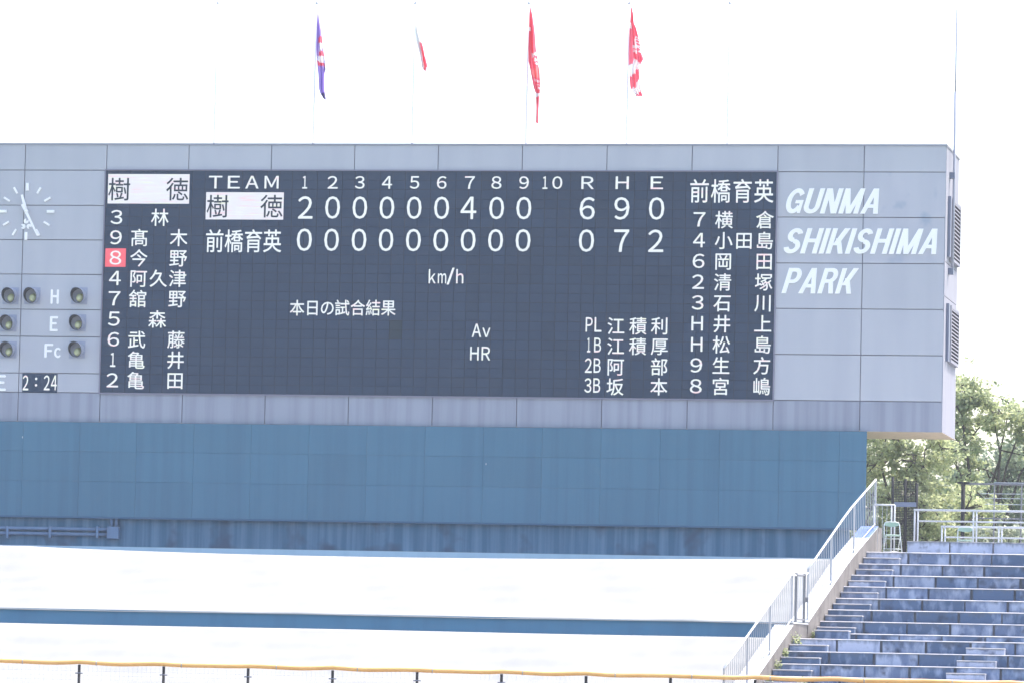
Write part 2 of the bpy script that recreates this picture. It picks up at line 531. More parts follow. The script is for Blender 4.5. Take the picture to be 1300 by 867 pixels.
# louvred vents on the side face
for (zc, hh) in ((P(1212, 296, 2).z, 1.72), (P(1212, 427, 2).z, 1.56)):
    za, zb = zc + hh / 2, zc - hh / 2
    ya, yb = 1.05, 3.25
    q = MB()
    q.box((XE, ya, zb), (XE + 0.10, ya + 0.10, za)); q.box((XE, yb - 0.10, zb), (XE + 0.10, yb, za))
    q.box((XE, ya + .1, za - 0.08), (XE + 0.10, yb - .1, za)); q.box((XE, ya + .1, zb), (XE + 0.10, yb - .1, zb + 0.08))
    v = q.build('louvre_vent', M['clad_side'], board, (XE, (ya + yb) / 2, zc))
    q = MB(); q.box((XE + .002, ya + .1, zb + .08), (XE + 0.089, yb - .1, za - .08)); q.build('vent_backing', M['ventdark'], v, (XE, (ya + yb) / 2, zc))
    n = 14
    q = MB(); st = (za - zb - 0.16) / n
    q.add([(0.090, ya + .1, -.022), (0.098, ya + .1, -st * 0.42), (0.098, yb - .1, -st * 0.42), (0.090, yb - .1, -.022),
           (0.090, ya + .1, 0.0), (0.098, ya + .1, -.012), (0.098, yb - .1, -.012), (0.090, yb - .1, 0.0)],
          [(0, 3, 2, 1), (4, 5, 6, 7), (0, 1, 5, 4), (1, 2, 6, 5), (2, 3, 7, 6), (3, 0, 4, 7)])
    sm = mesh_of('slat', [Vector(v_) - Vector((0, (ya + yb) / 2, 0)) for v_ in q.V], q.F, M['clad_side'])
    for k in range(n):
        obj('slat', sm, v, (XE, (ya + yb) / 2, za - 0.085 - st * k))
    # dark strip for each vent frame's front, its shade put into the colour
for (p0, p1) in ((249, 326), (385, 458)):
    z1, z0 = P(1204, p0, .5).z, P(1204, p1, .5).z
    q = MB(); q.box((XE, 0.55, z0), (XE + 0.085, 0.80, z1), 0.01); q.build('vent_frame_shade', M['bracket'], board, (XE, .7, z0))

# ---- the lit screen
YS = -0.012
SX0, SX1, SZ0, SZ1 = W - 0.005 + 0.0, 9 * W - 0.02, ZB + 0.01, ZA - 0.005
q = MB(); q.box((SX0, 0.0, SZ0), (SX1, 0.048, SZ1)); screen = q.build('screen', M['black'], board, ((SX0 + SX1) / 2, 0, (SZ0 + SZ1) / 2))
for (a, b) in (((SX0 - .035, -.05, SZ0 - .035), (SX1 + .035, .045, SZ0)), ((SX0 - .035, -.05, SZ1), (SX1 + .035, .045, SZ1 + .035)),
               ((SX0 - .035, -.05, SZ0 + .001), (SX0 - .001, .045, SZ1 - .001)), ((SX1 + .001, -.05, SZ0 + .001), (SX1 + .035, .045, SZ1 - .001))):
    block('screen_frame', a, b, M['joint'], screen)
NX, NZ = 53, 12
mw, mh = (SX1 - SX0) / NX, (SZ1 - SZ0) / NZ
q = MB()
g = 0.0045
q.box((-mw / 2 + g, YS, -mh / 2 + g), (mw / 2 - g, 0.0, -0.003), 0.003)
q.box((-mw / 2 + g, YS, 0.003), (mw / 2 - g, 0.0, mh / 2 - g), 0.003)
mod = mesh_of('display_module', q.V, q.F, M['module'])
modo = mod.copy(); modo.materials[0] = M['module_odd']
oddp = P(504, 420, 0); odd = (int((oddp.x - SX0) / mw), int((oddp.z - SZ0) / mh))
rest = MB(); cnt = 0
for i in range(NX - 1, -1, -1):
    for j in range(NZ):
        c = Vector((SX0 + (i + .5) * mw, 0, SZ0 + (j + .5) * mh))
        if (i, j) == odd:
            o = obj('display_module', modo, screen, c); o['label'] = 'dull dead module of the screen'; continue
        if cnt < 299:
            obj('display_module', mod, screen, c); cnt += 1
        else:
            rest.add([v + c for v in q.V], q.F)
tag(rest.build('display_modules', M['module'], screen, (SX0, 0, SZ0)), kind='stuff')
YT = YS - 0.006


def kan(ch, x, y, wd, ht, mt='led', Yq=None):
    glyph('screen_character', ch, (x - wd / 2, y - ht / 2, x + wd / 2, y + ht / 2), Yq or YT, M[mt], screen, em=True)


def dig(ch, x0, x1, y0, y1, mt='led', par=None, Yq=None):
    glyph('screen_character', ch, (x0, y0, x1, y1), Yq or YT, M[mt], par or screen)


def bar(x0, x1, y0, y1, mt, Y=YT):
    a, b, c_, d = P(x0, y1, Y), P(x1, y1, Y), P(x1, y0, Y), P(x0, y0, Y)
    xa, xb = (a.x + d.x) / 2, (b.x + c_.x) / 2
    za, zb = (a.z + b.z) / 2, (c_.z + d.z) / 2
    q = MB(); q.add([(xa, Y, za), (xb, Y, za), (xb, Y, zb), (xa, Y, zb)], [(0, 1, 2, 3)])
    q.build('highlight_bar', M[mt], screen, ((xa + xb) / 2, Y, za))


bar(137, 240.4, 221.5, 259, 'led_bar')
kan('樹', 151.5, 240.7, 29.5, 31, 'module_odd', YT - .006); kan('徳', 225.2, 240.7, 29.5, 31, 'module_odd', YT - .006)
bar(261.4, 360, 244.6, 279.2, 'led_bar')
kan('樹', 276.3, 262.3, 29.5, 31, 'module_odd', YT - .006); kan('徳', 344.8, 262.3, 29.5, 31, 'module_odd', YT - .006)
bar(133.6, 159.7, 315.8, 339.2, 'led_red')
for k, (d, s) in enumerate(ROWS_L):
    y = 276 + 25.78 * k; x = 147.9 - .66 * k
    hw = 3.2 if d == '1' else 7.3
    dig(d, x - hw, x + hw, y - 8.8, y + 8.8, Yq=YT - .005 if d == '8' else None)
    for j, ch in enumerate(s):
        if ch != ' ': kan(ch, (177.6, 203, 227.6)[j] - .68 * k, y + .4, 23.4, 23.4)
for ch, a, b in (('T', 265.3, 282), ('E', 289.4, 304.4), ('A', 311.7, 328.3), ('M', 336, 353.6), ('1', 384, 390), ('2', 416, 428.6), ('3', 450.8, 462.8),
                 ('4', 485, 497.8), ('5', 520.5, 532.2), ('6', 554.8, 566.8), ('7', 590.3, 602.6), ('8', 624, 636.6), ('9', 659.3, 671.3), ('1', 689, 695),
                 ('0', 701.4, 713.7), ('R', 738.3, 753.8), ('H', 781.7, 798.2), ('E', 826.2, 841.7)):
    yo = 0.9 * (a - 265) / 577
    dig(ch, a, b, 223.9 + yo, 239.6 + yo)
for ch, a, b in (('2', 378.5, 396.8), ('0', 413, 431.5), ('0', 447.7, 466), ('0', 482, 500.4), ('0', 516.6, 535), ('0', 551.3, 570), ('4', 584.9, 604.6), ('0', 621.3, 639.7),
                 ('0', 655.7, 674.4), ('6', 736, 755), ('9', 780, 799), ('0', 824, 843.2)):
    yo = 1.4 * (a - 378) / 450
    dig(ch, a, b, 249.8 + yo, 277.9 + yo, 'led2')
for ch, a, b in (('0', 377, 395.8), ('0', 411.8, 430), ('0', 446.6, 465), ('0', 481, 499.2), ('0', 515.5, 534.2), ('0', 550.2, 569), ('0', 585, 603.6), ('0', 619.8, 638.5),
                 ('0', 654.7, 673.4), ('0', 735, 754), ('7', 779.7, 798.4), ('2', 823, 842)):
    yo = 1.4 * (a - 378) / 450
    dig(ch, a, b, 290.8 + yo, 318.9 + yo, 'led2')
for ch, x in zip('前橋育英', (272.5, 296.9, 321.7, 345.7)): kan(ch, x, 306.3, 24.3, 31, 'led2')
for ch, x in zip('前橋育英', (888, 915, 942.6, 969.7)): kan(ch, x, 243, 26, 32)
for ch, a, b, c_, d in (('k', 544.4, 553, 342.3, 360), ('m', 556, 566.4, 347.5, 360), ('/', 567.3, 576.8, 340.5, 361.5), ('h', 579.3, 588.2, 342.3, 360)):
    dig(ch, a, b, c_, d)
for ch, x in zip('本日の試合結果', (377.2, 396.6, 415.6, 434.3, 454.2, 473.7, 493.1)): kan(ch, x, 391, 19.5, 21.5)
for ch, a, b, c_, d in (('A', 599.2, 610.8, 411.4, 427.9), ('v', 612.5, 622.3, 416.5, 427.9), ('H', 597, 607.6, 440.2, 457), ('R', 611.5, 622.3, 440.2, 457)):
    dig(ch, a, b, c_, d)
for s, yc, rowk in (('PL', 412.2, '江積利'), ('1B', 437.9, '江積厚'), ('2B', 463.7, '阿 部'), ('3B', 488.9, '坂 本')):
    k = (yc - 412.2) / 25.7
    dx = -.55 * k
    for j, ch in enumerate(s):
        a, b = ((743.7, 752.3), (755, 763.5))[j]
        if ch == '1': a, b = 746, 750
        dig(ch, a + dx, b + dx, yc - 9, yc + 9)
    for j, ch in enumerate(rowk):
        if ch != ' ': kan(ch, (782, 810, 837.6)[j] - .4 * k, yc + 1.7, 23, 23.4)
for k, (d, s) in enumerate(ROWS_R):
    y = 279 + 26.35 * k; x = 888 - .58 * k
    hw = 7.4 if d != 'H' else 7.2
    dig(d, x - hw, x + hw, y - 8.9, y + 8.9)
    for j, ch in enumerate(s):
        if ch != ' ': kan(ch, (919.2, 945, 971.2)[j] - .55 * k, y + .4, 23.6, 23.6)

# ---- small game-time display and painted letters
c0 = P(50.5, 486, 0)
q = MB(); hw_, hh_ = 23 / 6500 * 145 * 1.0, 12 / 6500 * 145
q.box((c0.x - hw_, -0.02, c0.z - hh_), (c0.x + hw_, 0.03, c0.z + hh_), .004)
tdisp = q.build('time_display', M['module'], board, (c0.x, 0, c0.z))
for ch, a, b, y0, y1 in (('2', 28.9, 36, 476.2, 494.8), (':', 44.4, 47.2, 479, 490), ('2', 55.7, 63, 476.2, 494.8), ('4', 64.8, 72.3, 476.2, 494.8)):
    dig(ch, a, b, y0, y1, 'led', tdisp, -0.026)
for ch, a, b, y0, y1 in (('H', 65, 74.1, 368.3, 385.7), ('E', 64, 73.1, 402.3, 420.2), ('F', 57, 66.9, 436.8, 453.5), ('c', 69.4, 76.6, 441.4, 453.8), ('E', -4, 7, 476.2, 495.2)):
    glyph('painted_letter', ch, (a, y0, b, y1), -0.001, M['letter'], board, thick=0.012)


# ---- big slanted lettering: each letter from its own strokes
def seg(x0, y0, x1, y1, wd): return [[(x0, y0), (x0 + wd, y0), (x1 + wd, y1), (x1, y1)]]


def rect(x0, y0, x1, y1): return [[(x0, y0), (x1, y0), (x1, y1), (x0, y1)]]


def arc(cx, cy, rx, ry, a0, a1, tx, ty, n=14):
    out = []
    for i in range(n):
        t0, t1 = rad(a0 + (a1 - a0) * i / n), rad(a0 + (a1 - a0) * (i + 1) / n)
        f = lambda t, k: (cx + (rx - k * tx) * math.cos(t), cy + (ry - k * ty) * math.sin(t))
        out.append([f(t0, 0), f(t1, 0), f(t1, 1), f(t0, 1)])
    return out


T, TH = 0.2, 0.165
LET = {
    'U': (0.66, rect(0, .3, T, 1) + rect(.66 - T, .3, .66, 1) + arc(.33, .3, .33, .3, 180, 360, T, TH)),
    'N': (0.68, rect(0, 0, T, 1) + rect(.68 - T, 0, .68, 1) + seg(.68 - T - .03, 0, 0.0, 1, T + .03)),
    'M': (0.82, rect(0, 0, T, 1) + rect(.82 - T, 0, .82, 1) + seg(.41 - T / 2, 0, 0.0, 1, T) + seg(.41 - T / 2, 0, .82 - T, 1, T)),
    'A': (0.74, seg(0, 0, .37 - T / 2 - .01, 1, T) + seg(.74 - T, 0, .37 - T / 2 + .01, 1, T) + rect(.2, .23, .54, .37)),
    'S': (0.66, arc(.33, .725, .30, .275, 15, 270, T, TH) + arc(.33, .285, .33, .285, -170, 90, T, TH) ),
    'H': (0.68, rect(0, 0, T, 1) + rect(.68 - T, 0, .68, 1) + rect(T, .44, .68 - T, .59)),
    'I': (T, rect(0, 0, T, 1)),
    'K': (0.70, rect(0, 0, T, 1) + seg(T - .03, .33, .68 - T, 1, T + .03) + seg(.70 - T, 0, .24, .60, T)),
    'P': (0.64, rect(0, 0, T, 1) + rect(T, .85, .36, 1) + rect(T, .40, .36, .54) + arc(.36, .70, .28, .30, -90, 90, T, TH)),
    'R': (0.68, rect(0, 0, T, 1) + rect(T, .85, .38, 1) + rect(T, .42, .38, .56) + arc(.38, .71, .28, .29, -90, 90, T, TH) + seg(.68 - T, 0, .34, .45, T)),
    'G': (0.70, arc(.36, .5, .36, .5, 35, 330, T, TH + .01, 22) + rect(.38, .40, .70, .53) + rect(.70 - .13, 0.02, .70, .42)),
}


def slanted(word, x0, x1, y0, y1):
    """word laid between photo px x0..x1 (foot of the first letter to foot of the last), y0 top, y1 foot"""
    a, b = P(x0, y1, 0), P(x1, y1, 0)
    top = P(x0, y0, 0)
    H = top.z - a.z
    gap = 0.085
    tot = sum(LET[c_][0] for c_ in word) + gap * (len(word) - 1)
    k = (b.x - a.x) / tot
    x = a.x
    for ch in word:
        wd, polys = LET[ch]
        bm = bmesh.new()
        for n, pl in enumerate(polys):
            dy = -0.03 - 0.0012 * (n % 5)
            V = [(p[0] * k + p[1] * H * 0.29, p[1] * H) for p in pl]
            fr = [bm.verts.new((u, dy, v)) for u, v in V]
            bk = [bm.verts.new((u, 0, v)) for u, v in V]
            bm.faces.new(fr)
            for i in range(4):
                j = (i + 1) % 4
                bm.faces.new((fr[i], bk[i], bk[j], fr[j]))
        bmesh.ops.recalc_face_normals(bm, faces=bm.faces[:])
        me = bpy.data.meshes.new('slanted_letter'); bm.to_mesh(me); bm.free(); me.materials.append(M['letter'])
        obj('slanted_letter', me, board, (x, -0.001, a.z))
        x += (wd + gap) * k


slanted('GUNMA', 994, 1114.5, 239.5, 271.5)
slanted('SHIKISHIMA', 992.5, 1188.5, 290, 322.3)
slanted('PARK', 992, 1080.5, 340.5, 372.8)

# ---- round count lamps with deep hoods
hood = MB()
n = 20
R1, R2, LN = 0.215, 0.200, 0.42
for k in range(n):
    a0_, a1_ = 2 * math.pi * k / n, 2 * math.pi * (k + 1) / n
    ring = []
    for a_ in (a0_, a1_):
        ln = LN * (0.62 + 0.38 * math.sin(a_ + .5))
        ring.append([(R1 * math.cos(a_), 0, R1 * math.sin(a_)), (R1 * math.cos(a_), -ln, R1 * math.sin(a_)),
                     (R2 * math.cos(a_), -ln, R2 * math.sin(a_)), (R2 * math.cos(a_), 0, R2 * math.sin(a_))])
    for u in range(3):
        hood.add([ring[0][u], ring[1][u], ring[1][u + 1], ring[0][u + 1]], [(0, 1, 2, 3)])
hood_me = mesh_of('lamp_hood', hood.V, hood.F, [M['hood_skin'], M['hood']], True)
hood_me.polygons.foreach_set('material_index', [0 if i % 3 == 0 else 1 for i in range(len(hood_me.polygons))])
lens = MB()
V = [(0, -0.13, 0)]
for j in range(1, 5):
    for k in range(16):
        t, u = math.pi / 2 * j / 4, 2 * math.pi * k / 16
        V.append((0.125 * math.sin(t) * math.cos(u), -0.13 * math.cos(t), 0.125 * math.sin(t) * math.sin(u)))
F = [(0, 1 + (k + 1) % 16, 1 + k) for k in range(16)]
for j in range(3):
    F += [(1 + j * 16 + k, 1 + j * 16 + (k + 1) % 16, 1 + (j + 1) * 16 + (k + 1) % 16, 1 + (j + 1) * 16 + k) for k in range(16)]
lens_me = mesh_of('lamp_lens', V, F, M['lens'], True)
q = MB(); q.box((-0.235, -0.008, -0.24), (0.235, 0.0, 0.24), .003)
plate_me = mesh_of('count_lamp', q.V, q.F, M['hood_out'])
for (x, y) in ((13.5, 376), (41.2, 376), (100.8, 376), (11, 410.4), (99, 410.2), (11, 444), (98, 444)):
    p = P(x, y, 0)
    pl = obj('count_lamp', plate_me, board, (p.x, -0.001, p.z))
    obj('lamp_hood', hood_me, pl, (p.x, -0.009, p.z))
    obj('lamp_lens', lens_me, pl, (p.x + .035, -0.009, p.z - .06))

# ================================================================== CLOCK
cc = P(34.2, 268.9, 0)
clock = thing('wall_clock', (cc.x, -0.02, cc.z), 'white dial clock of bare hour strokes on the upper left grey panels of the scoreboard', 'clock')
kpx = 140 * 1.035 / 6500 * 1.0
for k in range(12):
    a_ = 2 * math.pi * k / 12
    wdt = (0.040 if k % 3 == 0 else 0.028)
    q = MB(); q.box((-wdt, -0.04, 26.5 * kpx), (wdt, 0.0, (36.5 if k % 3 == 0 else 35.5) * kpx), .003)
    o = obj('hour_marker', mesh_of('hour_marker', q.V, q.F, M['letter']), clock, (cc.x, -0.004, cc.z)); o.rotation_euler = (0, a_, 0)


def hand(name, L0, L1, w0, w1, ang, y):
    q = MB(); V = [(-w0, y, L0), (w0, y, L0), (w1, y, L1), (-w1, y, L1)]
    V += [(a, b - 0.02, c_) for a, b, c_ in V]
    q.add(V, [(0, 1, 2, 3), (7, 6, 5, 4), (0, 4, 5, 1), (1, 5, 6, 2), (2, 6, 7, 3), (3, 7, 4, 0)])
    o = obj(name, mesh_of(name, q.V, q.F, M['letter']), clock, (cc.x, 0, cc.z)); o.rotation_euler = (0, ang, 0)


hand('minute_hand', -10 * kpx, 36 * kpx, 0.045, 0.022, rad(152), -0.12)
hand('hour_hand', -3 * kpx, 22 * kpx, 0.05, 0.032, rad(-16.5), -0.08)
q = MB(); q.tube((cc.x, -0.15, cc.z), (cc.x, -0.004, cc.z), 0.05, 14); q.build('clock_hub', M['letter'], clock, (cc.x, 0, cc.z), True)
emb = MB()
for (x, y, a_) in ((33.6, 281.2, 60), (29.6, 288.0, 180), (37.2, 288.0, -60)):
    p = P(x, y, 0)
    pts = [(p.x, p.z)]
    r_ = 3.3 * kpx
    for k in range(15):
        t = rad(a_ + 35 + 290 * k / 14)
        pts.append((p.x + r_ * math.cos(t), p.z + r_ * math.sin(t)))
    V = [(x_, -0.035, z_) for x_, z_ in pts] + [(x_, -0.004, z_) for x_, z_ in pts]
    nn = len(pts)
    emb.add(V, [tuple(range(nn))] + [(k, k + nn, (k + 1) % nn + nn, (k + 1) % nn) for k in range(nn)])
emb.build('emblem', M['letter'], clock, (cc.x, 0, cc.z))

# ================================================================== POLES AND FLAGS
YP = 1.6
rod = thing('lightning_rod', (XE + .2, .9, ZT - 4.3), 'thin grey steel rod clamped upright to the right side of the scoreboard', 'rod')
rt, rb = P(1213.5, 12, .95), P(1209.3, 345, .95)
q = MB(); q.path([(rb.x, .95, rb.z), (rb.x, .95, ZT - 1), (rb.x, .95, ZT + 1.6)], .036, 8); q.build('lower_tube', M['rod'], rod, rb, True)
q = MB(); q.path([(rb.x, .95, ZT + 1.6), (rb.x, .95, rt.z)], .03, 8, [.024, .02]); q.build('upper_tube', M['rod'], rod, rb, True)
for y in (223.5, 345):
    z = P(1206, y, .95).z
    q = MB(); q.box((XE, .86, z - .09), (rb.x + .03, 1.04, z + .09), .01); q.build('clamp', M['bracket'], rod, (XE, .95, z))

polespec = [(276.5, 'leftmost bare white flagpole above the scoreboard, flying no flag'), (402, 'white flagpole carrying the purple flag'),
            (527.3, 'white flagpole carrying the white flag with a red fold'), (671.5, 'white flagpole carrying the long narrow red flag'),
            (799, 'white flagpole carrying the broad red and white flag'), (926.5, 'rightmost bare white flagpole above the scoreboard, flying no flag')]
poleX = []
for (px, lab) in polespec:
    t = P(px, 5, YP)
    po = thing('flagpole', (t.x, YP, ZT + .03), lab, 'flagpole', 'flagpoles along the scoreboard roof')
    q = MB(); q.tube((t.x, YP, ZT + .03), (t.x, YP, t.z), .034, 10, .022); q.build('pole', M['pole'], po, (t.x, YP, ZT), True)
    q = MB(); q.tube((t.x, YP, t.z), (t.x, YP, t.z + .05), .032, 10, .02); q.tube((t.x - .06, YP, t.z - .01), (t.x + .06, YP, t.z - .01), .012, 6)
    q.build('pulley_cap', M['rod'], po, (t.x, YP, t.z), True)
    poleX.append(t.x)


def inside(x, y, poly):
    c_ = False
    for i in range(len(poly)):
        (x1, y1), (x2, y2) = poly[i], poly[i - 1]
        if (y1 > y) != (y2 > y) and x < (x2 - x1) * (y - y1) / (y2 - y1) + x1: c_ = not c_
    return c_


def flag(prof, regions, base, mats, label, seed, folds=3):
    """limp flag: prof = (y, xl, xr) rows in photo px on the plane of the poles; pleated in depth; regions = cloth colour areas"""
    rnd = random.Random(seed)
    NU, NV = 22, 90
    y0, y1 = prof[0][0], prof[-1][0]

    def lr(y):
        for a, b in zip(prof, prof[1:]):
            if y <= b[0] + 1e-6:
                t = (y - a[0]) / max(b[0] - a[0], 1e-6)
                return a[1] + (b[1] - a[1]) * t, a[2] + (b[2] - a[2]) * t
        return prof[-1][1:]
    V, F, MI = [], [], []
    ph = rnd.uniform(0, 6)
    for j in range(NV + 1):
        y = y0 + (y1 - y0) * j / NV
        l, r = lr(y)
        for i in range(NU + 1):
            u = i / NU
            p = P(l + (r - l) * u, y, YP)
            amp = 0.02 + 0.10 * min(1, (y - y0) / 40)
            d = amp * math.sin(u * folds * 2 * math.pi + ph + j * 0.035) + 0.03 * math.sin(u * 9 + j * .11)
            V.append(Vector((p.x, YP - 0.03 + d, p.z)))
    for j in range(NV):
        for i in range(NU):
            k = j * (NU + 1) + i
            F.append((k, k + NU + 1, k + NU + 2, k + 1))
            y = y0 + (y1 - y0) * (j + .5) / NV
            l, r = lr(y)
            x = l + (r - l) * (i + .5) / NU
            mi = 0
            for n_, poly in regions:
                if inside(x, y, poly): mi = n_
            MI.append(mi)
    w_ = Vector(V[0])
    me = mesh_of('flag', [v - w_ for v in V], F, mats, True)
    me.polygons.foreach_set('material_index', MI)
    o = obj('flag', me, None, w_)
    return tag(o, label, 'flag', 'flags hanging limp above the scoreboard')


def cloth(name, col):
    M_ = mat(name, col, 0.75, 0.2)
    nt = M_.node_tree; N, L = nt.nodes, nt.links
    t = N.new('ShaderNodeBsdfTranslucent'); t.inputs[0].default_value = (*col, 1)
    ms = N.new('ShaderNodeMixShader'); ms.inputs[0].default_value = 0.5
    L.new(N['Principled BSDF'].outputs[0], ms.inputs[1]); L.new(t.outputs[0], ms.inputs[2])
    L.new(ms.outputs[0], N['Material Output'].inputs[0])
    return M_


c_purple = cloth('flag_purple', (0.56, 0.42, 0.80)); c_red = cloth('flag_red', (0.91, 0.19, 0.27)); c_white = cloth('flag_white', (0.9, 0.9, 0.9))
c_red2 = cloth('flag_faded_red', (0.93, 0.34, 0.34)); c_shade = cloth('flag_dark_purple', (0.22, 0.17, 0.40))
flag([(14, 403.2, 404.2), (24, 402.8, 405), (40, 402.6, 408), (60, 402.5, 409.5), (70, 402.6, 411), (88, 403.8, 413.4), (94, 404.8, 412), (114, 406, 412.6), (120, 408, 413), (127, 412.5, 414)],
     [(1, [(405, 49), (409, 46), (410, 55), (405, 56)]), (2, [(406, 56), (408.8, 56), (409, 67), (406, 67)]), (1, [(405.5, 67), (411, 65), (411, 72), (405.5, 72)]),
      (2, [(404, 72), (410.5, 72), (411, 80), (407, 82), (404, 77)]), (1, [(404, 78), (407, 81), (411.5, 81), (412, 85), (404.5, 84.5)]),
      (3, [(410, 55), (411.5, 60), (413.6, 90), (411.8, 92), (411, 70)]), (3, [(408, 120), (414, 118), (414, 128), (409, 128)])],
     None, [c_purple, c_red, c_white, c_shade], 'purple flag with red and white marking, hanging limp, second pole from left', 3)
flag([(14, 528, 528.6), (40, 528.2, 530.5), (53, 529.5, 536), (62, 531.5, 538.5), (86, 535.5, 543.2), (90.5, 538, 543)],
     [(1, [(533.4, 54.5), (535.8, 55.5), (543.6, 85), (540, 91), (538.6, 89)])],
     None, [c_white, c_red], 'white flag whose only visible mark is a narrow red fold', 5)
flag([(9, 672.8, 673.4), (20, 672, 676), (40, 671.8, 678.6), (62, 671.3, 680), (80, 671.6, 683), (92, 674, 685), (112, 678, 686), (120, 681, 685), (138, 681.8, 683.6), (157, 681.6, 683.4)],
     [(2, [(671, 34), (674, 36), (674, 40), (671, 41)]), (2, [(676, 69), (680.5, 67), (681, 71), (676.5, 74)]), (1, [(677, 75), (682, 73), (682, 74.5), (677, 77)]), (2, [(677, 76), (683, 74.5), (682, 78), (679, 80)]),
      (2, [(680, 81), (684, 79), (683, 84), (680.5, 83)]), (2, [(679, 101), (684.5, 103), (684, 106), (680, 104.5)]), (2, [(681, 107), (685, 108), (684.6, 110), (682, 110)]),
      (2, [(682, 112), (686, 111), (686, 115), (682.5, 114)]), (2, [(680, 119), (686, 119), (684, 124), (680, 124)]), (3, [(671, 82), (676, 90), (683, 84), (686, 100), (678, 100)])],
     None, [c_red, c_red, c_white, c_red2], 'long narrow red flag with faded white characters, hanging lowest of the four', 8)
flag([(9, 800.4, 801.6), (18, 800.6, 804), (30, 800, 805), (36, 799.6, 808), (50, 799.6, 812), (70, 799.6, 815.5), (76, 799.6, 818), (86, 799.6, 812), (100, 799.8, 813.5), (113, 801, 813.8), (123, 808, 816.6)],
     [(2, [(799, 29), (801.8, 29), (801.8, 37), (799, 37)]), (2, [(806, 47), (810.8, 48), (811, 49.4), (806, 48.8)]), (2, [(808, 50.5), (812, 51.5), (812, 52.8), (808, 52)]), (2, [(808, 54), (813, 55), (813, 56.4), (808, 55.6)]),
      (2, [(808, 57.4), (813, 58.6), (813, 60), (808, 59)]), (2, [(805.4, 47), (808.2, 47), (808.8, 60), (805.8, 60)]), (2, [(803, 59), (806, 59), (815.5, 61.5), (815, 63), (803, 61.4)]),
      (2, [(805, 63), (810, 64), (807.5, 68.5), (804.6, 67)]), (2, [(812, 62.5), (815.8, 63), (814.8, 68), (811, 67)]),
      (2, [(799, 85), (806, 75), (811, 79), (813, 83.5), (806, 96), (802, 100), (799, 100)]), (2, [(804, 113.5), (811, 97), (815, 83), (819, 84), (815, 109), (812, 118), (806, 124), (800, 124), (802, 112)]),
      (1, [(811, 85), (813.2, 94), (806, 113), (800, 105), (800, 98), (805, 95)]), (1, [(813, 109), (815.2, 109), (815.5, 123), (813, 123)])],
     None, [c_red, c_red, c_white, c_red2], 'broad red and white flag with a white character, hanging on the fifth pole', 11)

# ================================================================== BLUE WALL UNDER THE BOARD
YW = -0.22
wallL, wallR = -12.0, P(1099.8, 600, YW).x
zw = [(P(1099, 547, YW).z + P(0, 534.5, YW).z) / 2, (P(1100, 586, YW).z + P(0, 571, YW).z) / 2, (P(1100, 624.5, YW).z + P(0, 609, YW).z) / 2,
      (P(1050, 669.3, YW).z + P(0, 653.6, YW).z) / 2]
bwall = thing('blue_wall', ((wallL + wallR) / 2, .3, 5.5), 'long flat blue panelled wall below the grey scoreboard', 'wall')
q = MB(); q.box((wallL, YW + .03, zw[3] + .02), (wallR - .02, 0.0 - .055, zw[0] - .02)); q.box((wallL, .0, 5.0), (wallR - .5, .25, ZC - .02))
q.build('panel_backing', M['blueback'], bwall, (0, 0, 6))
joints = [wallR]
pw = P(1065, 600, YW).x
while pw > wallL: joints.append(pw); pw -= 1.66
joints.append(wallL)
for i in range(len(joints) - 1):
    for a, b in zip(zw, zw[1:]):
        block('wall_panel', (joints[i + 1] + .0022, YW, b + .0022), (joints[i] - .0022, YW + .028, a - .0022), M['bluewall'], bwall, .002, tilt=0.0007)
q = MB(); q.box((wallL, YW - .004, zw[3] - .05), (wallR, -.02, zw[3] - .001)); q.build('lower_lip', M['blueback'], bwall, (0, 0, zw[3]))
zbase = P(650, 703, 0).z - .6
xs = wallR - .5; k = 0
while xs > wallL:
    x2 = max(xs - random.choice((1.8, 2.4, 0.9, 2.1)), wallL)
    block('base_wall_panel', (x2 + .001, -.03 - .006 * (k % 2), zbase), (xs, .0 - .001, zw[3] - .051), M['basewall'], bwall, 0)
    xs = x2; k += 1
# white chips in the paint
for (x, y) in ((28.5, 554.5), (617, 588.5)):
    p = P(x, y, YW - .002)
    q = MB(); q.add([(p.x - .008, YW - .002, p.z - .03), (p.x + .009, YW - .002, p.z - .025), (p.x + .007, YW - .002, p.z + .03), (p.x - .006, YW - .002, p.z + .025)], [(0, 1, 2, 3)])
    q.build('paint_chip', M['whitewall'], bwall, p)

# pipes and box
jb = P(144.5, 676, -.1)
pipes = thing('conduit_run', (jb.x, -.1, jb.z), 'pair of blue painted conduits ending in a junction box low on the wall', 'pipes')
q = MB(); q.box((jb.x - .165, -.24, jb.z - .17), (jb.x + .165, -.04, jb.z + .17), .01); q.build('junction_box', M['pipe'], pipes, jb)
for y in (671.6, 678.2):
    p = P(136, y, -.12)
    q = MB(); q.tube((-12, -.12, p.z), (jb.x - .165, -.12, p.z), .05, 10); q.build('conduit', M['pipe'], pipes, p, True)
for x in (141.7, 147.6):
    p = P(x, 668, -.12)
    q = MB(); q.tube((p.x, -.12, jb.z + .17), (p.x, -.12, zw[3] + .02), .045, 10); q.build('riser_conduit', M['pipe'], pipes, p, True)
for x in (10, 64, 124):
    p = P(x, 675, -.12)
    block('pipe_clip', (p.x - .03, -.20, p.z - .16), (p.x + .03, -.04, p.z + .16), M['pipe'], pipes)

